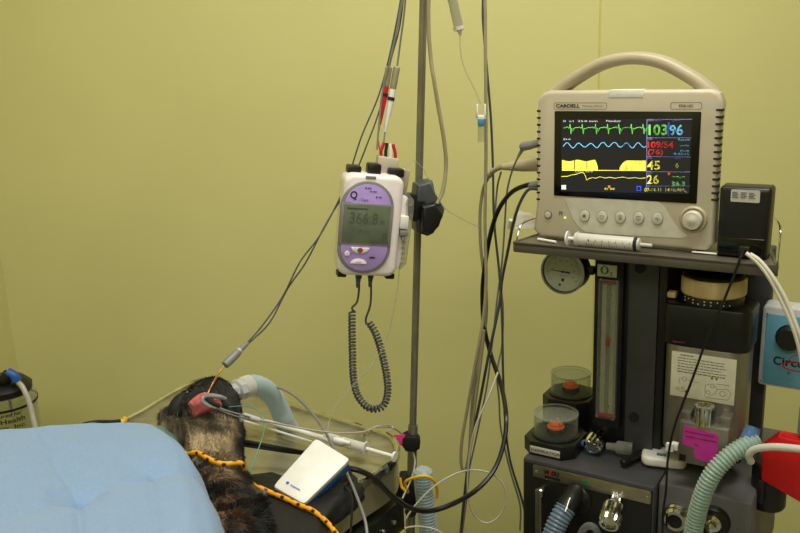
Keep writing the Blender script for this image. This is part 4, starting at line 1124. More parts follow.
# ------------------------------------------------------------------ ECG lead bundle and block behind pump
G1 = 'thin grey leads bundled down from the top'
for i, (lb, pts) in enumerate((
    ('grey lead from the top bundle to the probe sleeve, leftmost strand above the pump', [(417, -215, 1.5), (411, -110, 1.48), (403, -20, 1.46), (396, 25, 1.46), (386, 70, 1.46), (377, 100, 1.44), (361, 138, 1.42), (345, 186, 1.40), (322, 232, 1.34), (300, 262, 1.31), (283, 296, 1.29), (262, 326, 1.25), (247, 343, 1.22)]),
    ('grey lead from the top bundle to the probe sleeve, right strand above the pump', [(419, -215, 1.5), (412, -110, 1.48), (405, -20, 1.47), (400, 25, 1.47), (391, 60, 1.47), (381, 105, 1.45), (368, 142, 1.42), (352, 180, 1.41), (327, 222, 1.36), (306, 262, 1.32), (288, 288, 1.30), (270, 322, 1.26), (249, 343, 1.22)]))):
    cable('probe_lead', pts, .0013, 'wiredark', lb, 'lead')
for i, (pts, lb) in enumerate((([(420, -213, 1.48), (412, -110, 1.46), (404, -20, 1.44), (400, 10, 1.44), (394, 45, 1.44), (389, 68, 1.44)], 'grey lead running down into the red connector'),
              ([(421, -213, 1.48), (414, -110, 1.46), (407, -20, 1.44), (404, 15, 1.44), (400, 45, 1.44), (397, 68, 1.44)], 'grey lead running down into the white connector'),
              ([(422, -212, 1.48), (413, -110, 1.45), (405, -20, 1.43), (399, 20, 1.43), (390, 60, 1.43), (382, 95, 1.43), (379, 125, 1.42), (377, 150, 1.41)], 'grey lead hanging past the left of the red connector to the block'),)):
    cable('lead_wire', pts, .0016, 'wiregrey', lb, 'lead')
for (a_, b_, m_, lb, pt) in (((389, 66), (380, 124), 'redc', 'red tapered connector with grey boot in the hanging leads', 'red'), ((397, 66), (385, 132), 'white', 'white tapered connector with grey boot beside the red one', 'white')):
    A, B_ = D(*a_, 1.44), D(*b_, 1.43); ax = (B_-A).normalized(); L = (B_-A).length
    r0 = thing('lead_connector', lb, 'connector', A)
    def RB(mb, n_, mm_): mb.v = [v-A for v in mb.v]; return mb.build(n_, mm_, r0)
    RB(MB().lathe([(.003, 0), (.0058, .003), (.0056, L*.32), (.005, L*.35)], A, ax, 16), 'boot', 'wirebeige')
    RB(MB().lathe([(.0056, L*.35), (.0050, L*.6), (.0034, L*.85), (.002, L)], A, ax, 16), 'shell', m_)
    RB(MB().lathe([(.0060, L*.47), (.0060, L*.52), (.004, L*.52)], A, ax, 16), 'ring', 'ink')
    cable('lead_wire', [(*b_, 1.43), (b_[0]-2, b_[1]+14, 1.42), (380, 150, 1.41)], .0014, 'wiregrey' if pt == 'white' else 'redc', 'short wire from the %s connector to the beige block' % pt, 'lead')
# beige trunk block
A, B_ = D(379, 151, 1.42), D(404, 178, 1.42)
tb = thing('lead_block', 'beige lead block with red and black plugs above the infusion pump', 'connector block', (A+B_)/2, rad(0))
tb.rotation_euler = (0, rad(12), rad(10))
MB().box((-.026, -.012, -.016), (.010, .012, .012), .003).build('block', 'beige', tb)
MB().box((-.010, -.010, -.042), (.032, .014, -.004), .003).build('lower_block', 'beige_d', tb)
for k, m_ in enumerate(('redc', 'blackm', 'white', 'redc')):
    MB().tube([(-.020+k*.008, -.004, .008), (-.022+k*.008, -.004, .020), (-.019+k*.005, -.002, .034)], .0028, 10).build('plug', m_, tb)
# beige cable beside the pole
cable('trunk_cable', [(434, -205, 1.49), (431, -110, 1.485), (429, -20, 1.48), (428.5, 25, 1.478), (431, 60, 1.475), (434, 80, 1.47), (438, 105, 1.47), (444, 140, 1.47), (446, 165, 1.47), (443, 190, 1.46), (437, 204, 1.45)], .0034, 'wirebeige', 'thick beige cable hanging close beside the steel pole')

# ------------------------------------------------------------------ drip chamber, line and roller clamp
A, B_ = D(446, -30, 1.5), D(459.5, 31, 1.5); ax = (B_-A).normalized(); L = (B_-A).length
dcb = thing('drip_chamber', 'clear drip chamber hanging at the top between the pole and the cables', 'drip chamber', B_)
def DB(mb, n_, mm_): mb.v = [v-B_ for v in mb.v]; return mb.build(n_, mm_, dcb)
DB(MB().lathe([(.0085, 0), (.0085, L-.006), (.0078, L-.006), (.0078, 0)], A, ax, 28, closed=True), 'chamber', 'cplastic')
DB(MB().lathe([(.0096, L-.008), (.0098, L-.002), (.004, L), (.002, L+.008)], A, ax, 28), 'collar', 'whitecp')
cable('drip_line', [(452, -205, 1.5), (440, -120, 1.5), (445.5, -32, 1.5)], .0016, 'cplastic', 'clear line feeding the top of the drip chamber', 'line')
cable('drip_line', [(460, 35, 1.5), (461, 55, 1.5), (466, 72, 1.5), (474, 88, 1.5), (480.5, 104, 1.5)], .0011, 'cplastic', 'thin clear line from the drip chamber to the blue clamp', 'line')
b0 = D(481, 104, 1.5)
rc = thing('line_clamp', 'white and blue clamp on the thin drip line left of the monitor', 'clamp', D(481, 142, 1.5))
def RC(mb, n_, mm_): o_ = D(481, 142, 1.5); mb.v = [v-o_ for v in mb.v]; return mb.build(n_, mm_, rc)
za, zc_, zd_ = D(481, 104, 1.5).z, D(481, 118, 1.5).z, D(481, 142, 1.5).z; xx = D(481, 120, 1.5).x
b = MB(); b.box((xx-.0085, 1.494, zc_), (xx-.005, 1.506, za), .001); b.box((xx+.005, 1.494, zc_), (xx+.0085, 1.506, za), .001); b.box((xx-.0085, 1.494, zc_-.002), (xx+.0085, 1.506, zc_+.005), .0012)
RC(b, 'yoke', 'white')
RC(MB().box((xx-.0055, 1.493, zc_-.014), (xx+.0055, 1.507, zc_-.001), .002), 'blue_valve', 'valveblue')
RC(MB().lathe([(.0062, 0), (.0058, zc_-.013-zd_), (.003, zc_-.01-zd_)], (xx, 1.5, zd_), (0, 0, 1), 18), 'lower_tube', 'cplastic')

# ------------------------------------------------------------------ cables hanging left of the monitor
HG = None
cable('hanging_cable', [(446, -212, 1.49), (474, -150, 1.51), (484, -20, 1.52), (485.5, 60, 1.52), (486, 150, 1.52), (485, 220, 1.52), (486, 280, 1.51), (483, 320, 1.5), (476, 360, 1.49), (468, 405, 1.49), (462, 440, 1.49), (461, 462, 1.49), (464, 471, 1.49), (468, 460, 1.485), (473, 420, 1.48), (482, 350, 1.475), (484, 330, 1.475)], .0030, 'wirebeige', 'beige cable dropping from the top edge to a hooked turn near the bottom')
cable('hanging_cable', [(445, -217, 1.51), (470, -150, 1.53), (482, -20, 1.54), (483, 20, 1.54), (487, 70, 1.54), (491, 120, 1.54), (493, 170, 1.54), (494, 220, 1.53), (499, 270, 1.52), (502, 320, 1.5), (503, 370, 1.5), (505, 420, 1.5), (510, 460, 1.5), (522, 500, 1.5), (533, 545, 1.5)], .0022, 'wiredark', 'slate grey cable hanging from the top edge just right of the beige one')
mp = M(534, 160, yf+.05)
# big beige plug with ribbed neck
A, B_ = W(M(540, 164, yf+.06)), W(M(503, 167, yf+.06)); ax = (B_-A).normalized(); L = (B_-A).length
bpg = thing('probe_plug', 'large beige plug with ribbed neck in the left side of the monitor', 'plug', A)
def BG(mb, n_, mm_): mb.v = [v-A for v in mb.v]; return mb.build(n_, mm_, bpg)
BG(MB().lathe([(.0115, 0), (.0120, L*.15), (.0110, L*.45), (.0075, L*.8), (.0055, L)], A, ax, 24), 'plug_body', 'beige_d')
nk = [W(M(*p)) for p in ((503, 167, yf+.06), (498, 168, yf+.06), (493, 171, yf+.065), (489, 176, yf+.07))]
n_ = smooth_path(nk, 16); BG(MB().tube(n_, lambda t: .0036+.0013*(1 if (t*9) % 1 < .55 else -.4), 12, sm=0), 'ribbed_neck', 'wirebeige')
mcable('probe_cable', [(489, 176, yf+.07), (483, 190, yf+.08), (480, 215, yf+.08), (481, 250, yf+.08), (486, 290, yf+.08), (486, 320, yf+.08), (481, 350, yf+.08), (473, 395, yf+.08), (470, 440, yf+.08), (467, 490, yf+.08), (460, 545, yf+.08)], .0030, 'wirebeige', 'beige cable from the ribbed plug hanging down to the bottom of the cable bunch')
# grey right-angle plug
A = W(M(540, 143, yf+.03)); B_ = W(M(526, 146, yf+.03)); ax = (B_-A).normalized(); L = (B_-A).length
gp = thing('sensor_plug', 'grey angled plug in the left side of the monitor above the beige one', 'plug', A)
def GP(mb, n_, mm_): mb.v = [v-A for v in mb.v]; return mb.build(n_, mm_, gp)
b = MB().lathe([(.0065, 0), (.0068, L*.6), (.0075, L*.7), (.0075, L*1.25), (.005, L*1.4)], A, ax, 20); GP(b, 'plug_head', 'pgrey')
GP(MB().tube([B_, W(M(522, 150, yf+.03)), W(M(518, 157, yf+.03))], lambda t: .0048-.0026*t, 12), 'boot', 'pgrey')
mcable('sensor_cable', [(518, 157, yf+.03), (512, 171, yf+.04), (507, 192, yf+.05), (505, 220, yf+.06), (502, 262, yf+.07), (497, 300, yf+.08), (492, 345, yf+.07), (487, 385, yf+.06), (480, 420, yf+.05), (473, 452, yf+.05), (469, 470, yf+.05)], .0017, 'wiregrey', 'thin grey cable from the angled plug down through the middle of the bunch')
# black plug and hose
A, B_ = W(M(540, 184, yf+.03)), W(M(527, 186, yf+.03)); 
mcable('monitor_hose', [(540, 184, yf+.03), (526, 185.5, yf+.03), (512, 192, yf+.04), (500, 207, yf+.05), (492, 228, yf+.06), (486, 258, yf+.07), (482.5, 290, yf+.08), (484, 325, yf+.08), (491, 355, yf+.07), (501, 385, yf+.03), (506, 415, -.0), (504, 442, -.03), (494, 470, -.07), (475, 491, -.12), (450, 505, -.18), (428, 511, -.22), (408, 507, -.27), (390, 494, -.31), (375, 479, -.34), (360, 471, -.36), (345, 468, -.37), (335, 469, -.38)], .0042, 'wireblk', 'thick black hose looping from the monitor down and left to the table', 'hose')
b = MB().lathe([(.0062, 0), (.0062, .016), (.0048, .02)], A, (B_-A), 16); tag(b.build('hose_plug', 'pgrey'), 'dark grey plug joining the black hose to the monitor', 'plug')
mcable('grey_cable', [(538, 189, yf+.02), (528, 190, yf+.02), (519, 205, yf+.02), (513, 225, yf+.03), (508, 250, yf+.05), (502, 280, yf+.06), (500, 300, yf+.06), (494, 330, yf+.05), (488, 358, yf+.05), (480, 400, yf+.05), (470, 450, yf+.05), (464, 500, yf+.05), (459, 550, yf+.05)], .0028, 'wiredark', 'slate cable with a white band leaving the monitor below the black hose')
p = W(M(511, 220, yf+.03)); q_ = W(M(509, 228, yf+.035))
tag(MB().tube([p, q_], .0040, 12, sm=0).build('cable_band', 'tape'), 'white tape band around the slate cable left of the shelf', 'tape')
mcable('grey_cable', [(501, 172, yf+.06), (497, 190, yf+.1), (495, 230, yf+.1), (500, 280, yf+.1), (503, 310, yf+.1), (502, 345, yf+.1), (497, 372, yf+.08), (499, 400, yf+.08), (501, 430, yf+.08), (510, 470, yf+.08), (520, 505, yf+.08), (520, 530, yf+.08)], .0018, 'wiregrey', 'thin grey cable at the right of the hanging bunch ending near the machine corner')
cable('pale_cable', [(498, 372, 1.36), (488, 398, 1.34), (476, 425, 1.33), (471, 445, 1.33), (468, 470, 1.33), (468, 495, 1.33), (474, 515, 1.33), (487, 523, 1.33), (500, 515, 1.33), (506, 498, 1.33), (502, 483, 1.33), (490, 473, 1.33), (472, 470, 1.34), (455, 474, 1.34), (436, 485, 1.33), (420, 500, 1.32), (407, 517, 1.31), (398, 540, 1.3)], .0016, 'wirepale', 'pale cable making a round loop low in front of the wall')
# thin tubing from pump
cable('thin_line', [(404, 178, 1.40), (407, 165, 1.41), (412, 161, 1.42), (420, 165, 1.42), (428, 178, 1.42), (436, 195, 1.42), (446, 209, 1.43), (462, 219, 1.45), (480, 228, 1.48)], .0009, 'cplastic', 'hair thin clear line looping over the pole clamp to the hanging cables', 'line')
cable('thin_line', [(400, 262, 1.38), (398, 285, 1.38), (394, 310, 1.37), (388, 335, 1.36), (376, 360, 1.34), (358, 380, 1.31), (343, 397, 1.28), (333, 410, 1.25), (329, 422, 1.23), (327, 436, 1.21)], .0011, 'cplastic', 'thin clear line hanging from the pump down to the syringe', 'line')

# ================================================================== operating table
TZ = .90
outl = [T(*p, TZ) for p in ((236, 386), (262, 396), (300, 409), (340, 421), (372, 431), (390, 437), (398, 444), (400, 454), (392, 467), (360, 488), (329, 508), (300, 530))]
outl += [Vector((-.22, .80, TZ)), Vector((-.27, .62, TZ)), Vector((-.31, .42, TZ)), Vector((-.66, .42, TZ)), Vector((-.60, .80, TZ)), Vector((-.55, 1.22, TZ)), T(140, 413, TZ), T(172, 394, TZ), T(205, 380, TZ)]
tb0 = Vector((-.33, .95, 0))
ot = thing('operating_table', 'steel topped veterinary operating table with a raised lip under the dog', 'operating table', tb0)
def OT(mb, n_, mm_, parent=ot, label=None):
    mb.v = [v-tb0 for v in mb.v]; o = mb.build(n_, mm_, parent)
    if label: o['label'] = label
    return o
sm_ = smooth_path([outl[-1]]+outl+[outl[0], outl[1]], 3)
sm_ = sm_[3:-4]
def inset(pl, d):
    c = sum(pl, Vector())/len(pl); return [p+(c-p).normalized()*d for p in pl]
P1 = [(p.x, p.y) for p in inset(sm_, .004)]
OT(MB().prism(P1, TZ-.054, TZ, 0, 'z'), 'table_top', 'tabletop')
lipo, lipi = sm_, inset(sm_, .010)
n = len(lipo); vs = []
for p, q in zip(lipo, lipi):
    vs += [Vector((p.x, p.y, TZ-.004)), Vector((p.x, p.y, TZ+.006)), Vector(((p.x*2+q.x)/3, (p.y*2+q.y)/3, TZ+.0085)), Vector(((p.x+q.x*2)/3, (p.y+q.y*2)/3, TZ+.0085)), Vector((q.x, q.y, TZ+.006)), Vector((q.x, q.y, TZ-.004))]
fs = []
for i in range(n):
    for k in range(6):
        j = (i+1) % n; fs.append((i*6+k, i*6+(k+1) % 6, j*6+(k+1) % 6, j*6+k))
OT(MB().add(vs, fs), 'raised_lip', 'chrome')
OT(MB().box((-.45, .75, .08), (-.25, 1.05, TZ-.055), .02), 'column', 'steel')
OT(MB().box((-.60, .60, .0), (-.14, 1.22, .08), .02), 'base', 'dgrey')
# side rail and black clamps along the near right side, seen under the top
ra, rb2 = T(392, 492, TZ-.055), T(330, 541, TZ-.055)
dd = (rb2-ra).normalized(); nn_ = Vector((-dd.y, dd.x, 0)); nn_ = nn_ if nn_.x > 0 else -nn_
OT(MB().tube([ra, rb2], .0035, 8, sm=0), 'side_rail', 'chrome')
def obox(c, L_, W_, z0, z1, r=.003):
    ang = math.atan2(dd.y, dd.x); return MB().box((-L_/2, -W_/2, z0), (L_/2, W_/2, z1), r, mtx=Matrix.Translation((c.x, c.y, 0)) @ Matrix.Rotation(ang, 4, 'Z'))
cc_ = ra.lerp(rb2, .55)
OT(obox(cc_-nn_*.012, .20, .05, TZ-.17, TZ-.068), 'rail_clamp', 'black')
OT(obox(cc_+nn_*.014-dd*.06, .07, .002, TZ-.145, TZ-.120, .0003), 'clamp_label', 'yellabel', label='yellow label on black clamp')
b = MB()
for t in (-.07, -.04, -.01): b.lathe([(.004, 0), (.004, .003), (.002, .004)], Vector((cc_.x, cc_.y, TZ-.095))+dd*t+nn_*.012, nn_, 12)
OT(b, 'bolts', 'chrome')
side = T(372, 487, TZ-.02)
for t in (.30, .42):
    c_ = ra.lerp(rb2, t); OT(obox(c_+nn_*.0, .012, .006, TZ-.034, TZ-.014, .001), 'slot', 'blackm')
# pole clamp by the yellow band, on the pole
q = D(410, 488, 1.5)
pcl = thing('pole_bracket', 'black bracket clamped low on the steel pole behind the hoses', 'bracket', q)
b = MB().box((-.020, -.022, -.030), (.022, .022, .028), .005); b.box((-.075, -.012, -.02), (-.015, .012, .008), .004); b.build('clamp_body', 'blackm', pcl)
MB().lathe([(.010, 0), (.012, .004), (.012, .016), (.009, .02)], (.0, -.022, -.03), (0, -1, 0), 16, ribs=1, ribd=.001).build('clamp_screw', 'black', pcl)
# pale blue corrugated hose with yellow band
hb, Qb = hose('breathing_hose', [D(423, 474, 1.42), D(424, 490, 1.42), D(427, 515, 1.42), D(430, 560, 1.42), D(430, 640, 1.42)], .0165, 'bplastic',
     'pale blue corrugated hose standing upright with a yellow band near its top', .0062, .0013, inner='bluerib')
b = MB().lathe([(.0175, 0), (.0175, -.004), (.012, -.009), (0, -.010)], Qb[0]+Vector((0, 0, .002)), (0, 0, -1), 24); b.v = [v-Qb[0] for v in b.v]; b.build('end_cap', 'bplastic', hb)
c_ = D(424.5, 482, 1.42)
bd = MB().tube([D(400, 478, 1.455), D(402, 487, 1.45), D(408, 492, 1.44)]+[D(x_, y_, Y_) for x_, y_, Y_ in ((405, 483, 1.41), (413, 478, 1.398), (425, 476, 1.394), (433, 480, 1.40), (437, 489, 1.415), (437, 498, 1.42))], .0028, 10)
tag(bd.build('yellow_band', 'yellow'), 'yellow rubber band wrapped around the top of the pale blue hose', 'band')

# ================================================================== black cushion under the dog
def blob(name, ctr, rad_, m, parent=None, seed=0, amp=.08, n=40, pw_=.75, rz=0):
    b = bmesh.new(); bmesh.ops.create_uvsphere(b, u_segments=n, v_segments=n//2, radius=1)
    for v in b.verts:
        c = v.co; k = 1+amp*noise.noise(c*1.6+Vector((seed, 0, 0)))+amp*.35*noise.noise(c*5+Vector((seed, 3, 0)))
        f = lambda a: math.copysign(abs(a)**pw_, a)
        v.co = Vector((f(c.x)*rad_[0], f(c.y)*rad_[1], f(c.z)*rad_[2]))*k
    bmesh.ops.transform(b, matrix=Matrix.Translation(ctr) @ Matrix.Rotation(rz, 4, 'Z'), verts=b.verts)
    return MB().bm(b)
cu = blob('c', Vector((-.180, .945, TZ+.004)), (.080, .175, .032), 'cushion', seed=2, amp=.12, rz=rad(12), pw_=.7)
cu = tag(cu.build('cushion', 'cushion'), 'black vinyl cushion on the table between the dog and the white device', 'cushion')
b = blob('c', Vector((-.115, 1.035, TZ+.012)), (.035, .08, .018), 'cushion', seed=5, amp=.2, rz=rad(-30))
tag(b.build('cushion', 'cushion'), 'small black padded roll on the table beneath the white device', 'cushion')

def cs(c): return srgb(c)
# ------------------------------------------------------------------ drapes
def drape(name, cols_, m, label, seed, thick=.0016, sag=.0, extra=0):
    """cols_: columns of (px, py, Y) from far hem to near; surface is interpolated smoothly"""
    C_ = [smooth_path([D(*p) for p in c], 24) for c in cols_]
    nr_ = len(C_[0]); rows_ = []
    for i in range(nr_): rows_.append(smooth_path([c[i] for c in C_], 30))
    nc = len(rows_[0]); G = []
    for i in range(nr_):
        r_ = []
        for j in range(nc):
            p = rows_[i][j].copy()
            p.z += .0045*noise.noise(Vector((p.x*9, p.y*9, seed)))+.0012*noise.noise(Vector((p.x*34, p.y*34, seed)))+extra
            r_.append(p)
        G.append(r_)
    # folded creases pressed into the sheet
    def nearest(px, py):
        d = ray(px, py).normalized()
        return min((p for r_ in G for p in r_), key=lambda p: ((p-C0)-d*(p-C0).dot(d)).length)
    cr_ = [(nearest(*a).copy(), nearest(*c).copy(), d_) for a, c, d_ in CREASES]
    for (a, c, d_) in cr_:
        for r_ in G:
            for p in r_:
                A2, B2 = Vector((a.x, a.y)), Vector((c.x, c.y)); P2 = Vector((p.x, p.y)); t = max(0, min(1, (P2-A2).dot(B2-A2)/(B2-A2).length_squared))
                dist = (P2-(A2+(B2-A2)*t)).length
                p.z += d_*.9*max(0, 1-dist/.032)+d_*.5*math.exp(-(dist/.004)**2)
    # hems hang down on the far and right sides
    def down(p, dx, dy, dz): return Vector((p.x+dx, p.y+dy, p.z+dz))
    for k in (1, 2, 3): G.insert(0, [down(p, .0, .010, -.018 if k > 1 else -.006) for p in G[0]])
    for r_ in G:
        e = r_[-1]
        for k in (1, 2, 3): r_.append(down(r_[-1], .006, .003, -.016 if k > 1 else -.006))
    nr_, nc = len(G), len(G[0]); b = MB()
    for lay_ in (0, 1):
        for r_ in G:
            for p in r_: b.v.append(p-Vector((0, 0, thick*lay_)))
    o2 = nr_*nc
    for i in range(nr_-1):
        for j in range(nc-1):
            b.f.append((i*nc+j, i*nc+j+1, (i+1)*nc+j+1, (i+1)*nc+j)); b.f.append((o2+i*nc+j, o2+(i+1)*nc+j, o2+(i+1)*nc+j+1, o2+i*nc+j+1))
    bd_ = [j for j in range(nc)]+[i*nc+nc-1 for i in range(1, nr_)]+[(nr_-1)*nc+j for j in range(nc-2, -1, -1)]+[i*nc for i in range(nr_-2, 0, -1)]
    for k in range(len(bd_)): a_, c_ = bd_[k], bd_[(k+1) % len(bd_)]; b.f.append((a_, c_, c_+o2, a_+o2))
    CLOTH.append(b)
    return tag(b.build(name, m, angle=70), label, name.replace('_', ' '))
CREASES = []; CLOTH = []
blue_cols = [
    [(-60, 436, .93), (-60, 455, .86), (-60, 485, .77), (-60, 520, .69), (-60, 570, .60), (-60, 640, .50)],
    [(10, 430, .95), (10, 455, .87), (10, 485, .79), (10, 520, .71), (10, 570, .61), (10, 640, .51)],
    [(70, 424, .99), (72, 450, .91), (76, 482, .83), (80, 518, .74), (82, 570, .63), (82, 640, .52)],
    [(120, 423, 1.03), (128, 446, .95), (136, 478, .86), (142, 518, .76), (146, 570, .65), (146, 640, .54)],
    [(148, 425, 1.05), (164, 440, .98), (174, 468, .90), (184, 505, .80), (190, 570, .67), (190, 640, .55)],
    [(158, 430, 1.05), (178, 447, .97), (190, 472, .91), (204, 508, .82), (212, 570, .69), (212, 640, .56)],
]
CREASES = [((-12, 518), (77, 492), -.0045), ((77, 492), (150, 470), -.005), ((150, 470), (200, 466), -.0055), ((34, 432), (77, 492), -.004), ((77, 492), (82, 545), -.0055), ((150, 470), (158, 545), -.0035)]
drape('surgical_drape', blue_cols, 'drape', 'pale blue creased surgical drape spread over the dog at lower left', 3.3)

gcols = [[(p[0]+(4 if i >= 4 else 0), p[1]+(4 if i < 4 else -1 if k == 0 else 2), p[2]) for k, p in enumerate(c)] for i, c in enumerate(blue_cols)]
gcols[4][0] = (158, 418, 1.09); gcols[5][0] = (167, 424, 1.09); gcols[3][0] = (124, 426, 1.05)
drape('cloth_drape', gcols, 'gdrape', 'green cloth edge showing just beyond the right hem of the blue drape', 3.3, extra=-.013)

# ================================================================== dog
def limb(name, chain, m, parent=None, sub=2, col=None):
    """chain: list of branches, each a list of (Vector, (rx, ry)); first point of later branches names a joint index to attach to"""
    vs = []; es = []; rr = []
    for br in chain:
        prev = br[0] if isinstance(br[0], int) else None
        pts = br[1:] if prev is not None else br
        for p, r in pts:
            vs.append(p); rr.append(r); k = len(vs)-1
            if prev is not None: es.append((prev, k))
            prev = k
    me = bpy.data.meshes.new(name); me.from_pydata([tuple(v) for v in vs], es, [])
    o = bpy.data.objects.new(name, me); COL.objects.link(o)
    sk = o.modifiers.new('s', 'SKIN'); sk.use_smooth_shade = True
    for i, d in enumerate(me.skin_vertices[0].data):
        d.radius = rr[i] if isinstance(rr[i], tuple) else (rr[i], rr[i]); d.use_root = (i == 0)
    su = o.modifiers.new('u', 'SUBSURF'); su.levels = sub; su.render_levels = sub
    dg = bpy.context.evaluated_depsgraph_get()
    m2 = bpy.data.meshes.new_from_object(o.evaluated_get(dg))
    mb = MB().add([v.co.copy() for v in m2.vertices], [tuple(p.vertices) for p in m2.polygons])
    bpy.data.objects.remove(o); bpy.data.meshes.remove(me); bpy.data.meshes.remove(m2)
    return mb
def cs(c): return srgb(c)
TAN, BRN, BLK, DRK = cs((182, 160, 122)), cs((122, 84, 52)), cs((16, 14, 13)), cs((66, 54, 42))
# one continuous body: oval sections along the spine, from the raised muzzle to the rump
from mathutils.bvhtree import BVHTree
spine = [(188, 389.5, 1.188, 3), (190, 392, 1.186, 10), (195, 396, 1.182, 22), (201, 402, 1.175, 32), (203, 410, 1.165, 36.5), (202, 420, 1.152, 38.5), (202, 432, 1.135, 39.5), (204, 446, 1.11, 38),
         (206, 460, 1.08, 35), (210, 476, 1.045, 33), (216, 494, 1.005, 33), (222, 514, .965, 35), (227, 536, .92, 38)]
sec_ = []
for (x_, y_, Y_, hw) in spine:
    c = D(x_, y_, Y_); r = hw*(c-C0).length/F*.985; sec_.append((c, r, r*.80))
sec_ += [(Vector((-.245, .80, TZ+.062)), .066, .060), (Vector((-.31, .70, TZ+.078)), .085, .078), (Vector((-.38, .60, TZ+.085)), .095, .085), (Vector((-.44, .50, TZ+.08)), .085, .08), (Vector((-.47, .45, TZ+.07)), .05, .05), (Vector((-.48, .43, TZ+.07)), .01, .01)]
pc2 = smooth_path([q_[0] for q_ in sec_], 4); ns = 36; body = MB(); nS = len(pc2)
for i in range(nS):
    t_ = i/4; k = min(int(t_), len(sec_)-2); f_ = t_-k
    ra_ = sec_[k][1]*(1-f_)+sec_[k+1][1]*f_; rb_2 = sec_[k][2]*(1-f_)+sec_[k+1][2]*f_
    tt = (pc2[min(i+1, nS-1)]-pc2[max(i-1, 0)]).normalized(); sx = (CR-tt*CR.dot(tt)).normalized(); sy_ = tt.cross(sx)
    for j2 in range(ns):
        a_ = 2*PI*j2/ns; p = pc2[i]+sx*math.cos(a_)*ra_+sy_*math.sin(a_)*rb_2
        p += (p-pc2[i]).normalized()*(.0045*noise.noise(p*30)+.002*noise.noise(p*70))
        if p.z < TZ+.009: p.z = TZ+.009+(p.z-TZ-.009)*.02
        body.v.append(p)
for i in range(nS-1):
    for j2 in range(ns): body.f.append((i*ns+j2, i*ns+(j2+1) % ns, (i+1)*ns+(j2+1) % ns, (i+1)*ns+j2))
body.f += [tuple(reversed(range(ns))), tuple(range((nS-1)*ns, nS*ns))]
# keep the body below the cloth lying on it
bv_cloth = BVHTree.FromPolygons(CLOTH[1].v, CLOTH[1].f)
def cloth_above(p):
    h = bv_cloth.ray_cast(Vector((p.x, p.y, 2)), Vector((0, 0, -1)))
    zs = []; z_ = 2
    while h[0] is not None and len(zs) < 4:
        zs.append(h[0].z); h = bv_cloth.ray_cast(Vector((p.x, p.y, h[0].z-.0003)), Vector((0, 0, -1)))
    return min(zs) if zs else None
for q_ in body.v:
    z_ = cloth_above(q_)
    if z_ is not None and q_.z > z_-.008: q_.z = max(TZ+.004, z_-.008)
bodysurf = BVHTree.FromPolygons(body.v, body.f)
def mixc(a, b_, k): k = max(0, min(1, k)); return tuple(a[i]*(1-k)+b_[i]*k for i in range(3))
def coat(p, nrm=None):
    n1 = noise.noise(p*24); n2 = noise.noise(p*62+Vector((4, 1, 2))); n3 = noise.noise(p*260)
    # coat pattern along the spine: black lips and jaw, tan-grey throat, brown ruff with dark mantle
    d_ = p-C0; kk = d_.dot(_f); x_ = 400+F*d_.dot(CR)/kk; y_ = 266.5-F*d_.dot(CU)/kk
    c = mixc(DRK, TAN, .72+1.2*n1+.8*n2)
    c = mixc(BLK, c, (y_-(413+n1*12))/7)                       # muzzle
    c = mixc(c, BLK, (x_-237+n1*10)/6 if y_ < 470 else 0)      # dark edge of the cheek
    low = mixc(BLK, BRN, .35+1.6*n1+.9*n2); low = mixc(low, BLK, (x_-240)/12)
    c = mixc(c, low, (y_-(462+n1*14))/14)
    s_ = 1+.5*n3
    return tuple(max(.002, v*s_) for v in c)
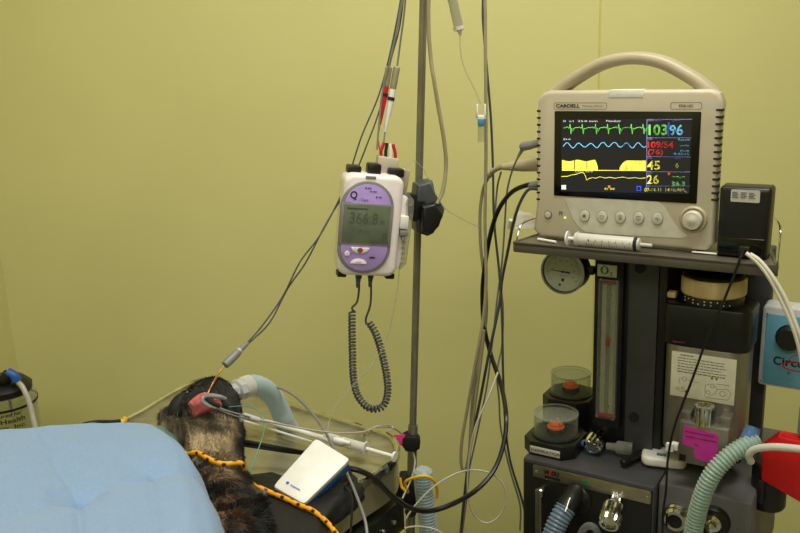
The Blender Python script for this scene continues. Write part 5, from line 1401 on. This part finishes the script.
# hair: short tapered blades growing from the body surface, part of the same mesh
rnd = random.Random(11)
base_n = len(body.v)
cols = [coat(v) for v in body.v]
tris = []
for f in body.f:
    a, b_, c = body.v[f[0]], body.v[f[1]], body.v[f[2]]; nr = (b_-a).cross(c-a)
    ar = nr.length*(1 if len(f) == 4 else .5)
    if ar > 0: tris.append((f, nr.normalized(), ar))
ctr_line = [D(206, 436, 1.13), D(222, 505, .98)]
tot = sum(t[2] for t in tris)
hv = []; hf = []; hc = []
for f, nr, ar in tris:
    q = [body.v[i] for i in f]; cen = sum(q, Vector())/len(q)
    if len(f) > 4 or cen.y < .84: continue
    za_ = cloth_above(cen)
    under = za_ is not None and za_ > cen.z-.01      # hair is pressed flat where the cloth lies on it
    if under and cen.x < -.27: continue
    if nr.dot(cen-pc2[min(range(0, nS, 2), key=lambda i: (pc2[i]-cen).length)]) < 0: nr = -nr
    px_ = cen-C0
    if nr.dot(px_) > .35*px_.length: continue       # far side of the body keeps its smooth skin
    cnt = ar*420000; cnt = int(cnt)+(1 if rnd.random() < cnt-int(cnt) else 0)
    for _ in range(cnt):
        u_, v_ = rnd.random(), rnd.random()
        p = q[0].lerp(q[1], u_).lerp((q[3] if len(q) == 4 else q[2]).lerp(q[2], u_), v_)
        lay = Vector((.25, -.85, -.15)) if cen.y > 1.0 else Vector((.3, -.6, -.4))
        lay = (lay-nr*lay.dot(nr)); L_ = (.0045 if cen.y > 1.15 else .007 if cen.y > 1.06 else .013)*(.6+.8*rnd.random())*(.4 if under else 1)
        clump = noise.noise_vector(p*45)*.8
        d = (lay+nr*(.35+.3*rnd.random())+clump+Vector((rnd.uniform(-.3, .3), rnd.uniform(-.3, .3), rnd.uniform(-.2, .2)))).normalized()
        if d.dot(nr) < .1: d = (d+nr*.4).normalized()
        s_ = d.cross(nr); s_ = s_.normalized() if s_.length > 1e-4 else Vector((1, 0, 0)); w_ = .00045 if L_ < .014 else .0006
        k0 = base_n+len(hv)
        hv += [p-s_*w_, p+s_*w_, p+d*L_*.55+s_*w_*.6, p+d*L_*.55-s_*w_*.6, p+d*L_-Vector((0, 0, L_*.1))]
        hf += [(k0, k0+1, k0+2, k0+3), (k0+3, k0+2, k0+4)]
        c_ = coat(p+Vector((rnd.uniform(-.006, .006),)*3)); g = .7+.8*rnd.random(); c_ = tuple(v*g for v in c_)
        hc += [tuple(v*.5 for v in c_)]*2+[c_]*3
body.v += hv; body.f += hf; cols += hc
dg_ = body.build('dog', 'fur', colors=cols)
tag(dg_, 'brown and black dog asleep on the operating table, mostly under the blue drape', 'dog')
doff = dg_.location.copy()
def DG(mb, n_, mm_, label=None, colors=None):
    mb.v = [v-doff for v in mb.v]; o = mb.build(n_, mm_, dg_, colors=colors)
    if label: o['label'] = label
    return o
# open muzzle: dark jaw and lip shapes either side of the tongue
jb = limb('j', [[(D(176, 420, 1.128), .012), (D(175, 409, 1.135), .014), (D(181, 400, 1.145), .013), (D(190, 395, 1.155), .009)]], 'fur', sub=2)
DG(jb, 'lower_jaw', 'blackm', 'black furred lower jaw')
jb = limb('j', [[(D(232, 425, 1.135), .011), (D(232, 414, 1.135), .012), (D(229, 405, 1.14), .012), (D(220, 400, 1.145), .009)]], 'fur', sub=2)
DG(jb, 'upper_lip', 'blackm', 'black upper muzzle')
DG(MB().tube([D(215, 418, 1.12), D(222, 420, 1.118), D(228, 427, 1.118), D(231, 434, 1.12)], lambda t: .0022*(1-abs(t-.5)), 8), 'lip_edge', 'white', 'pale edge of the lip')
# tongue: soft slab pulled up and over
tg = [(190, 400, 1.125, .6), (191, 408, 1.12, .9), (196, 404, 1.118, 1), (206, 401, 1.115, 1)]
b = MB(); grid = []
rows = [((187.5, 404), (196, 396), (205, 392)), ((190, 407), (200, 401), (213, 394)), ((192, 411), (203, 405), (219, 398)), ((192.5, 415), (205, 409), (222, 404)), ((194, 419), (207, 413), (221, 409))]
nU, nV = 9, 13
def q3(a, b_, c, t): return ((1-t)*(1-2*t)*a[0]+4*t*(1-t)*b_[0]+t*(2*t-1)*c[0], (1-t)*(1-2*t)*a[1]+4*t*(1-t)*b_[1]+t*(2*t-1)*c[1])
for lay_ in (0, 1):
    for i in range(nV):
        s_ = i/(nV-1)*(len(rows)-1); k = min(int(s_), len(rows)-2); fr_ = s_-k
        for j in range(nU):
            t = j/(nU-1); a = q3(*rows[k], t); c = q3(*rows[k+1], t)
            x_, y_ = a[0]*(1-fr_)+c[0]*fr_, a[1]*(1-fr_)+c[1]*fr_
            edge = min(t, 1-t, i/(nV-1), 1-i/(nV-1))
            th = .009*min(1, edge*5)**.5
            bulge = .004*noise.noise(Vector((x_*.12, y_*.12, 1)))
            b.v.append(D(x_, y_, 1.108+bulge+(-th if lay_ == 0 else th*.3)))
o2 = nU*nV
for i in range(nV-1):
    for j in range(nU-1):
        b.f.append((i*nU+j, i*nU+j+1, (i+1)*nU+j+1, (i+1)*nU+j)); b.f.append((o2+i*nU+j, o2+(i+1)*nU+j, o2+(i+1)*nU+j+1, o2+i*nU+j+1))
bd_ = [j for j in range(nU)]+[i*nU+nU-1 for i in range(1, nV)]+[(nV-1)*nU+j for j in range(nU-2, -1, -1)]+[i*nU for i in range(nV-2, 0, -1)]
for k in range(len(bd_)): a_, c_ = bd_[k], bd_[(k+1) % len(bd_)]; b.f.append((a_, c_, c_+o2, a_+o2))
DG(b, 'tongue', 'tongue', 'pink tongue held out of the mouth')
DG(MB().sphere(D(186, 394, 1.16), .0075, (1.2, .8, .8)), 'nose', 'blackg', 'black nose')
# ear tuft folded back on the neck
eb = limb('e', [[(D(228, 478, 1.03), .020), (D(236, 500, 1.0), .020), (D(243, 520, .965), .012)]], 'fur', sub=2)
ec_ = [coat(v) for v in eb.v]; DG(eb, 'ear', 'fur', 'brown furred ear folded back', colors=ec_)

# ------------------------------------------------------------------ yellow and black rope
rp = [D(*p) for p in ((178, 455, 1.055), (186, 453, 1.045), (196, 456, 1.035), (208, 459, 1.03), (222, 466, 1.02), (238, 474, 1.01), (252, 482, 1.0), (266, 490, .99), (282, 498, .98), (298, 506, .965), (312, 513, .955), (326, 521, .945), (336, 530, .935), (345, 545, .92))]
cb = [o_ for o_ in COL.objects if o_.name.startswith('cushion')]
bvs = [bodysurf]+[BVHTree.FromPolygons([v.co+o_.location for v in o_.data.vertices], [tuple(f.vertices) for f in o_.data.polygons]) for o_ in cb]
bvs.append(BVHTree.FromPolygons([Vector((-2, -2, TZ+.006)), Vector((2, -2, TZ+.006)), Vector((2, 3, TZ+.006)), Vector((-2, 3, TZ+.006))], [(0, 1, 2, 3)]))
def lay_on(px, py, lift):
    d = ray(px, py).normalized(); best = min(h[3] for h in (bv.ray_cast(C0, d) for bv in bvs) if h[0] is not None)
    return C0+d*(best-lift/.75)
rpx = [(178, 455), (186, 453), (196, 456), (208, 459), (222, 466), (238, 474), (252, 482), (266, 490), (282, 498), (298, 506), (312, 513), (326, 521), (336, 530), (345, 545)]
rp = [lay_on(*p, .011 if i < 7 else .006) for i, p in enumerate(rpx)]
for _ in range(2): rp = [rp[0]]+[Vector(((rp[i].x), (rp[i-1].y+rp[i].y*2+rp[i+1].y)/4, max(rp[i].z, (rp[i-1].z+rp[i].z*2+rp[i+1].z)/4))) for i in range(1, len(rp)-1)]+[rp[-1]]
P_ = smooth_path(rp, 14); b = MB().tube(P_, .0033, 12, sm=0)
cols = []
for i in range(len(P_)):
    for k in range(12):
        blk = (i % 7) < 3 and ((k+(i//7)*3) % 6) < 3
        cols.append(cs((28, 22, 16)) if blk else cs((240, 164, 24)))
tag(b.build('rope', 'rope', colors=cols), 'yellow and black checked rope lying across the dog and the cushion', 'rope')

# ------------------------------------------------------------------ airway fittings
# clip on tongue
p = D(208, 404, 1.085)
cl = thing('pulse_clip', 'grey pulse clip gripping the pink tongue of the dog', 'clip', p)
def CL(mb, n_, mm_): mb.v = [v-p for v in mb.v]; return mb.build(n_, mm_, cl)
CL(MB().tube([D(205, 397, 1.085), D(212, 396, 1.085), D(220, 397, 1.085), D(226, 399, 1.088)], lambda t: .0046-.0022*t, 12), 'upper_jaw', 'pgrey')
CL(MB().tube([D(204, 397, 1.085), D(204, 401, 1.085), D(209, 405, 1.083), D(217, 407, 1.083)], .0026, 12), 'lower_jaw', 'circgrey')
CL(MB().tube([D(206, 398, 1.079), D(212, 403, 1.078), D(220, 406, 1.08)], .0028, 10), 'pad', 'blackm')
cable('clip_wire', [(215, 406, 1.08), (228, 411, 1.08), (243, 415, 1.085), (250, 417, 1.09)], .0011, 'wiregrey', 'upper of two thin wires from the tongue clip to the grey sleeve', 'wire')
cable('clip_wire', [(216, 408, 1.08), (230, 414, 1.08), (243, 418, 1.085), (250, 419, 1.09)], .0011, 'wiregrey', 'lower of two thin wires from the tongue clip to the grey sleeve', 'wire')
tag(MB().tube([D(243, 415.5, 1.09), D(259, 420, 1.10)], lambda t: .0046-.001*t, 12, sm=0).build('wire_sleeve', 'circgrey'), 'short grey sleeve on the wire beside the muzzle', 'sleeve')
cable('pale_cable', [(259, 420, 1.10), (275, 423, 1.12), (295, 427, 1.15), (318, 431, 1.17), (340, 433, 1.2), (362, 432, 1.25), (374, 428, 1.3), (385, 426.5, 1.36), (395, 429, 1.42), (402, 434, 1.47)], .0014, 'wirepale', 'pale wire running from the grey sleeve right to the strap on the pole')
cable('pale_cable', [(362, 432, 1.26), (368, 435, 1.30), (380, 434, 1.34), (392, 429, 1.39), (390, 425.5, 1.40), (378, 426, 1.36), (366, 430, 1.31), (368, 434.5, 1.29), (380, 437, 1.35), (397, 438, 1.47)], .0013, 'wirepale', 'pale wire looping once left of the pink tag')
cable('pale_cable', [(413, 452, 1.49), (415, 462, 1.48), (412, 477, 1.45), (404, 495, 1.39), (398, 510, 1.34), (398, 525, 1.31), (401, 545, 1.29)], .0016, 'wirepale', 'pale cable hanging from the strap down over the table end')
cable('pale_cable', [(396, 545, 1.25), (399, 532, 1.25), (410, 527, 1.26), (425, 527, 1.27), (440, 532, 1.27), (450, 545, 1.27)], .0016, 'wirepale', 'pale cable arching at the bottom edge in front of the blue hose')
# grey white elbow connector + translucent hose behind the muzzle
p = D(233, 393, 1.20)
A, B_ = D(222, 396, 1.20), D(243, 388, 1.235); ax = (B_-A).normalized(); L = (B_-A).length
ec = thing('airway_connector', 'grey white airway connector behind the raised muzzle', 'connector', p)
def EC(mb, n_, mm_): mb.v = [v-p for v in mb.v]; return mb.build(n_, mm_, ec)
EC(MB().lathe([(.0115, 0), (.012, L*.15), (.0125, L*.62), (.017, L*.66), (.0175, L*.98), (.0165, L), (.012, L)], A, ax, 8), 'elbow_body', 'circgrey')
EC(MB().tube([A+ax*.004, A-ax*.01+Vector((0, 0, -.006)), D(216, 406, 1.18)], lambda t: .010-.003*t, 14), 'tube_socket', 'whitecp')
hp2 = [D(243, 388, 1.235), D(252, 385, 1.25), D(263, 388, 1.27), D(273, 397, 1.29), D(280, 410, 1.30), D(286, 424, 1.31), D(296, 440, 1.37), D(305, 470, 1.50), D(310, 520, 1.6)]
rt2 = thing('breathing_hose', 'translucent blue white hose curving from the connector over the table end', 'hose', hp2[0])
hq = smooth_path(hp2, 12)
mb = MB().tube(hq, lambda t: .0165, 20, sm=0, caps=False); mb.v = [v-hp2[0] for v in mb.v]; mb.build('hose_wall', 'bplastic', rt2)
mb = MB().tube(hq, lambda t: .0145+.0006*math.sin(t*400), 18, sm=0, caps=False); mb.v = [v-hp2[0] for v in mb.v]; mb.build('inner_wall', clear('pale_blue_inner_plastic', (206, 228, 234), .3, .5), rt2)
mb = MB().tube([hp2[0]-ax*.004, hp2[0]+ax*.014], .0172, 20, sm=0); mb.v = [v-hp2[0] for v in mb.v]; mb.build('hose_cuff', 'whitecp', rt2)
# clear flap / tape tail by the muzzle
b = MB(); rows_ = [((236, 414), (246, 416)), ((235, 424), (247, 419)), ((231, 432), (242, 422)), ((230, 436), (234, 436))]
for lay_ in (0, 1):
    for (a, c) in rows_: b.v += [D(*a, 1.14+.001*lay_), D((a[0]+c[0])/2, (a[1]+c[1])/2, 1.136+.001*lay_), D(*c, 1.142+.001*lay_)]
for i in range(3):
    for j in range(2): b.f += [(i*3+j, i*3+j+1, (i+1)*3+j+1, (i+1)*3+j), (12+i*3+j, 12+(i+1)*3+j, 12+(i+1)*3+j+1, 12+i*3+j+1)]
bd_ = [0, 1, 2, 5, 8, 11, 10, 9, 6, 3]
for k in range(10): a_, c_ = bd_[k], bd_[(k+1) % 10]; b.f.append((a_, c_, c_+12, a_+12))
tag(b.build('plastic_strip', 'whitecp'), 'crumpled milky plastic strip tied beside the muzzle', 'strip')
# probe sleeve and amber lead
A, B_ = D(248, 342, 1.22), D(224, 366, 1.18); ax = (B_-A).normalized(); L = (B_-A).length
ps = thing('probe_sleeve', 'grey tapered probe sleeve hanging diagonally above the dog', 'probe', A)
def PS(mb, n_, mm_): mb.v = [v-A for v in mb.v]; return mb.build(n_, mm_, ps)
PS(MB().lathe([(.002, 0), (.0038, L*.06), (.0042, L*.35), (.0062, L*.45), (.0068, L*.8), (.006, L*.96), (.002, L)], A, ax, 18), 'sleeve', 'pgrey')
PS(MB().lathe([(.0045, L*.34), (.0052, L*.38), (.0045, L*.42)], A, ax, 18), 'sleeve_ring', 'circgrey')
cable('amber_lead', [(224, 366, 1.18), (219, 373, 1.17), (213, 383, 1.15), (209, 391, 1.14), (206, 398, 1.13)], .0013, 'copper', 'amber lead from the grey probe sleeve down into the mouth of the dog', 'lead')
cable('grey_tube', [(263, 386, 1.28), (280, 388, 1.28), (296, 397, 1.27), (312, 413, 1.24), (324, 430, 1.2), (331, 443, 1.17), (340, 460, 1.12), (350, 480, 1.07), (360, 505, 1.02), (366, 525, .99), (368, 550, .96)], .0021, 'wiregrey', 'grey cable from the translucent hose running down past the white device', 'cable')
cable('teal_thread', [(229, 407, 1.13), (245, 406, 1.13), (258, 410, 1.12), (264, 420, 1.11), (263, 435, 1.08), (256, 455, 1.04), (250, 470, 1.02), (244, 478, 1.015)], .0007, 'thread', 'teal thread curling from the muzzle down to the rope', 'thread')
cable('clear_drip_tube', [(232, 468, 1.02), (240, 477, 1.01), (250, 485, 1.0), (258, 492, .99), (264, 491, .985), (264, 497, .98), (258, 498, .98), (256, 492, .985)], .0022, 'cplastic', 'clear curled tube tied on the black cushion beside the rope', 'tube')
for lb, dy in (('upper', 0), ('lower', 4)):
    cable('black_cable', [(226, 437+dy, 1.16), (245, 441+dy, 1.17), (270, 446+dy*.7, 1.17), (292, 450+dy*.5, 1.16), (312, 454, 1.14)], .0030, 'wireblk', '%s of two black cables on the steel table between dog and device' % lb)

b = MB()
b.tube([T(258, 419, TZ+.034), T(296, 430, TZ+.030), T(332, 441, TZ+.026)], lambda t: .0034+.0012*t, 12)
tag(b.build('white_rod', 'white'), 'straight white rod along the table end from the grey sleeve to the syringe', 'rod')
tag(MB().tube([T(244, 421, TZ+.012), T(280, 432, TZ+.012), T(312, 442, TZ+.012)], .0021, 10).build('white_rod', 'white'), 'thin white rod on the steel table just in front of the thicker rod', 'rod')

# ------------------------------------------------------------------ white handheld device
dn = Vector((-.05, -.5, 1)).normalized(); dc0 = T(311, 472, .955)
dv = [C0+ray(*p)*((dc0-C0).dot(dn)/ray(*p).dot(dn)) for p in ((273, 486), (316, 438), (350, 459), (304, 504))]
ctr = sum(dv, Vector())/4
dX = (dv[3]-dv[0]); dX = (dX-dn*dX.dot(dn)).normalized(); dY = dn.cross(dX)
dR = Matrix((dX, dY, dn)).transposed()
hd = thing('handheld_device', 'white slab shaped device with blue underside lying on the black cushion', 'device', ctr)
hd.rotation_euler = dR.to_euler()
dl = [((p-ctr).dot(dX), (p-ctr).dot(dY)) for p in dv]
def rpoly(pl, k, r=.10):
    out = []
    for i in range(4):
        a, b_, c = Vector(pl[i-1])*k, Vector(pl[i])*k, Vector(pl[(i+1) % 4])*k
        for t in (0, .5, 1): 
            p0_, p1_ = b_.lerp(a, r*.5), b_.lerp(c, r); q_ = p0_*(1-t)**2+b_*2*t*(1-t)+p1_*t*t; out.append((q_.x, q_.y))
    return out
MB().prism(rpoly(dl, 1), -.008, 0, .0012, 'z').build('white_shell', 'white', hd)
MB().prism(rpoly(dl, .985), -.022, -.0082, .0012, 'z').build('blue_base', 'blue', hd)
ea = (Vector(dl[3])-Vector(dl[0])).normalized().to_3d(); eb_ = (Vector(dl[1])-Vector(dl[0])).normalized().to_3d()
b = MB(); o_ = Vector((*dl[0], .0005))+ea*.020+eb_*.012
text(b, 'nonin', o_, ea*.016, eb_*.0036, .02); b.lathe([(.0022, 0), (.0022, .0004)], o_-ea*.006+eb_*.002, (0, 0, 1), 10)
b.build('lettering', 'blue', hd)
# prop under far end of the device
tag(blob('p', Vector((ctr.x+.008, ctr.y+.018, TZ+.020)), (.018, .026, .020), 'cushion', seed=9, amp=.1).build('cushion', 'cushion'), 'small black pad propping the far end of the white device', 'cushion')

# ------------------------------------------------------------------ syringe on table, black leads
A, B_ = T(318, 434, TZ+.03), T(396, 457, TZ+.02)
A, B_ = T(322, 436, TZ+.028), T(395.5, 457, TZ+.020); ax = (B_-A).normalized(); L = (B_-A).length
ts = thing('syringe', 'clear syringe with white plunger lying on the table end beyond the white device', 'syringe', (A+B_)/2)
def TS(mb, n_, mm_): o_ = (A+B_)/2; mb.v = [v-o_ for v in mb.v]; return mb.build(n_, mm_, ts)
TS(MB().lathe([(.0016, -.012), (.002, .002), (.007, .006), (.0078, .012), (.0078, L*.60), (.007, L*.60)], A, ax, 24), 'barrel', 'whitecp')
TS(MB().lathe([(.011, L*.60), (.011, L*.62)], A, ax, 20), 'barrel_flange', 'whitecp')
TS(MB().lathe([(.003, L*.30), (.003, L*.97), (.0078, L*.975), (.0078, L), (.001, L)], A, ax, 16), 'plunger', 'white')
TS(MB().lathe([(.0066, L*.26), (.0066, L*.30)], A, ax, 16), 'plunger_tip', 'white')
q_ = A
tag(MB().lathe([(.0045, 0), (.0055, .003), (.0055, .014), (.003, .018), (.003, .026)], D(334, 440, 1.19), (1, -.3, -.1), 16).build('line_connector', 'white'), 'small white line connector on the syringe tip above the white device', 'connector')
cable('black_lead', [(352, 470, 1.13), (345, 478, 1.10), (338, 484, 1.08), (330, 490, 1.05), (318, 497, 1.03)], .0020, 'wireblk', 'short black lead curling under the white device')
cable('black_lead', [(336, 472, 1.10), (348, 470, 1.10), (352, 478, 1.08), (345, 486, 1.05), (352, 500, 1.02), (350, 540, .98)], .0016, 'wireblk', 'thin black lead dropping off the table side beside the grey cable')

# ------------------------------------------------------------------ suction canister at the left wall
Yj = 1.72
jc = D(4, 405, Yj); R_ = .068; zt_j, zb_j = D(4, 389, Yj).z, D(4, 450, Yj).z-.03
jr = thing('suction_canister', 'clear suction canister with black lid and printed lettering at the left wall', 'canister', Vector((jc.x, Yj, zb_j)))
def JR(mb, n_, mm_, parent=jr, label=None):
    o_ = Vector((jc.x, Yj, zb_j)); mb.v = [v-o_ for v in mb.v]; o = mb.build(n_, mm_, parent)
    if label: o['label'] = label
    return o
J0 = (jc.x, Yj, 0)
JR(MB().lathe([(R_*.9, zb_j), (R_, zb_j+.01), (R_, zt_j-.01), (R_*.85, zt_j), (R_*.82, zt_j), (R_*.96, zt_j-.012), (R_*.96, zb_j+.01), (R_*.86, zb_j+.004), (0, zb_j+.004), (0, zb_j)], J0, n=44), 'jar', 'glass')
JR(MB().lathe([(R_*1.01, zt_j-.030), (R_*1.03, zt_j-.030), (R_*1.03, zt_j-.025), (R_*1.01, zt_j-.025)], J0, n=44, closed=True), 'metal_ring', 'black')
JR(MB().lathe([(R_*.9, zt_j-.006), (R_*.92, zt_j+.008), (R_*.7, zt_j+.022), (R_*.2, zt_j+.028), (0, zt_j+.028)], J0, n=36), 'lid', 'black')
e_ = D(9, 374, Yj-.04)
JR(MB().tube([Vector((jc.x+.0, Yj, zt_j+.018)), D(4, 380, Yj-.03), D(9, 374, Yj-.03)], .013, 14), 'elbow_port', 'black')
JR(MB().tube([D(7, 372, Yj-.03), D(14, 376, Yj-.03), D(17, 381, Yj-.03)], .0105, 14), 'port_tip', 'blue', label='blue tip of the elbow port')
JR(MB().tube([Vector((jc.x+.012, Yj, zt_j-.002)), Vector((jc.x+.014, Yj, zt_j-.030)), Vector((jc.x+.022, Yj-.01, zt_j-.065))], .0035, 10), 'inner_tube', 'whitecp')
b = MB()
for ln_, (s_, z_, w_, h_, a0) in enumerate((('Manufactured for', zt_j-.040, .9, .0075, -1.15), ('Allied Health', zt_j-.055, .95, .0105, -1.15), ('Products, Inc.', zt_j-.070, .95, .0105, -1.15), ('sterile  single', zt_j-.079, .6, .005, -.9))):
    vs, fs, asp = glyphs(s_, .02)
    a0 = -.45
    b.add([Vector((jc.x+math.sin(a0+v[0]*w_*1.55)*R_*1.015, Yj-math.cos(a0+v[0]*w_*1.55)*R_*1.015, z_+v[1]*h_)) for v in vs], fs)
JR(b, 'lettering', 'ink')
JR(MB().box((-1.010, Yj-.03, zt_j-.065), (jc.x-R_*.9, Yj+.03, zt_j-.04), .004), 'wall_bracket', 'black')
JR(MB().box((-1.0085, Yj-.05, zt_j-.12), (-.998, Yj+.05, zt_j+.01), .004), 'wall_plate', 'black')
cable('suction_tube', [(17, 381, Yj-.03), (23, 388, Yj-.04), (29, 402, Yj-.05), (33, 418, Yj-.06), (36, 432, Yj-.07), (38, 460, Yj-.08)], .0055, 'wirepale', 'thick pale tube curving down from the blue tip of the canister', 'tube')
# black fitting with yellow cap behind the drape
A, B_ = D(88, 424, 1.14), D(122, 421, 1.17); 
fg = thing('hose_fitting', 'black fitting with a yellow cap lying just behind the blue drape', 'fitting', A)
def FG(mb, n_, mm_): mb.v = [v-A for v in mb.v]; return mb.build(n_, mm_, fg)
FG(MB().tube([D(84, 426, 1.13), D(96, 423.5, 1.14), D(112, 423, 1.16), D(120, 422, 1.17)], lambda t: .0055*(1-.2*t), 12), 'handle', 'black')
FG(MB().tube([D(119, 423, 1.17), D(124, 421, 1.172), D(125.5, 417, 1.174)], lambda t: .0055-.0022*t, 12), 'cap', 'yellow')
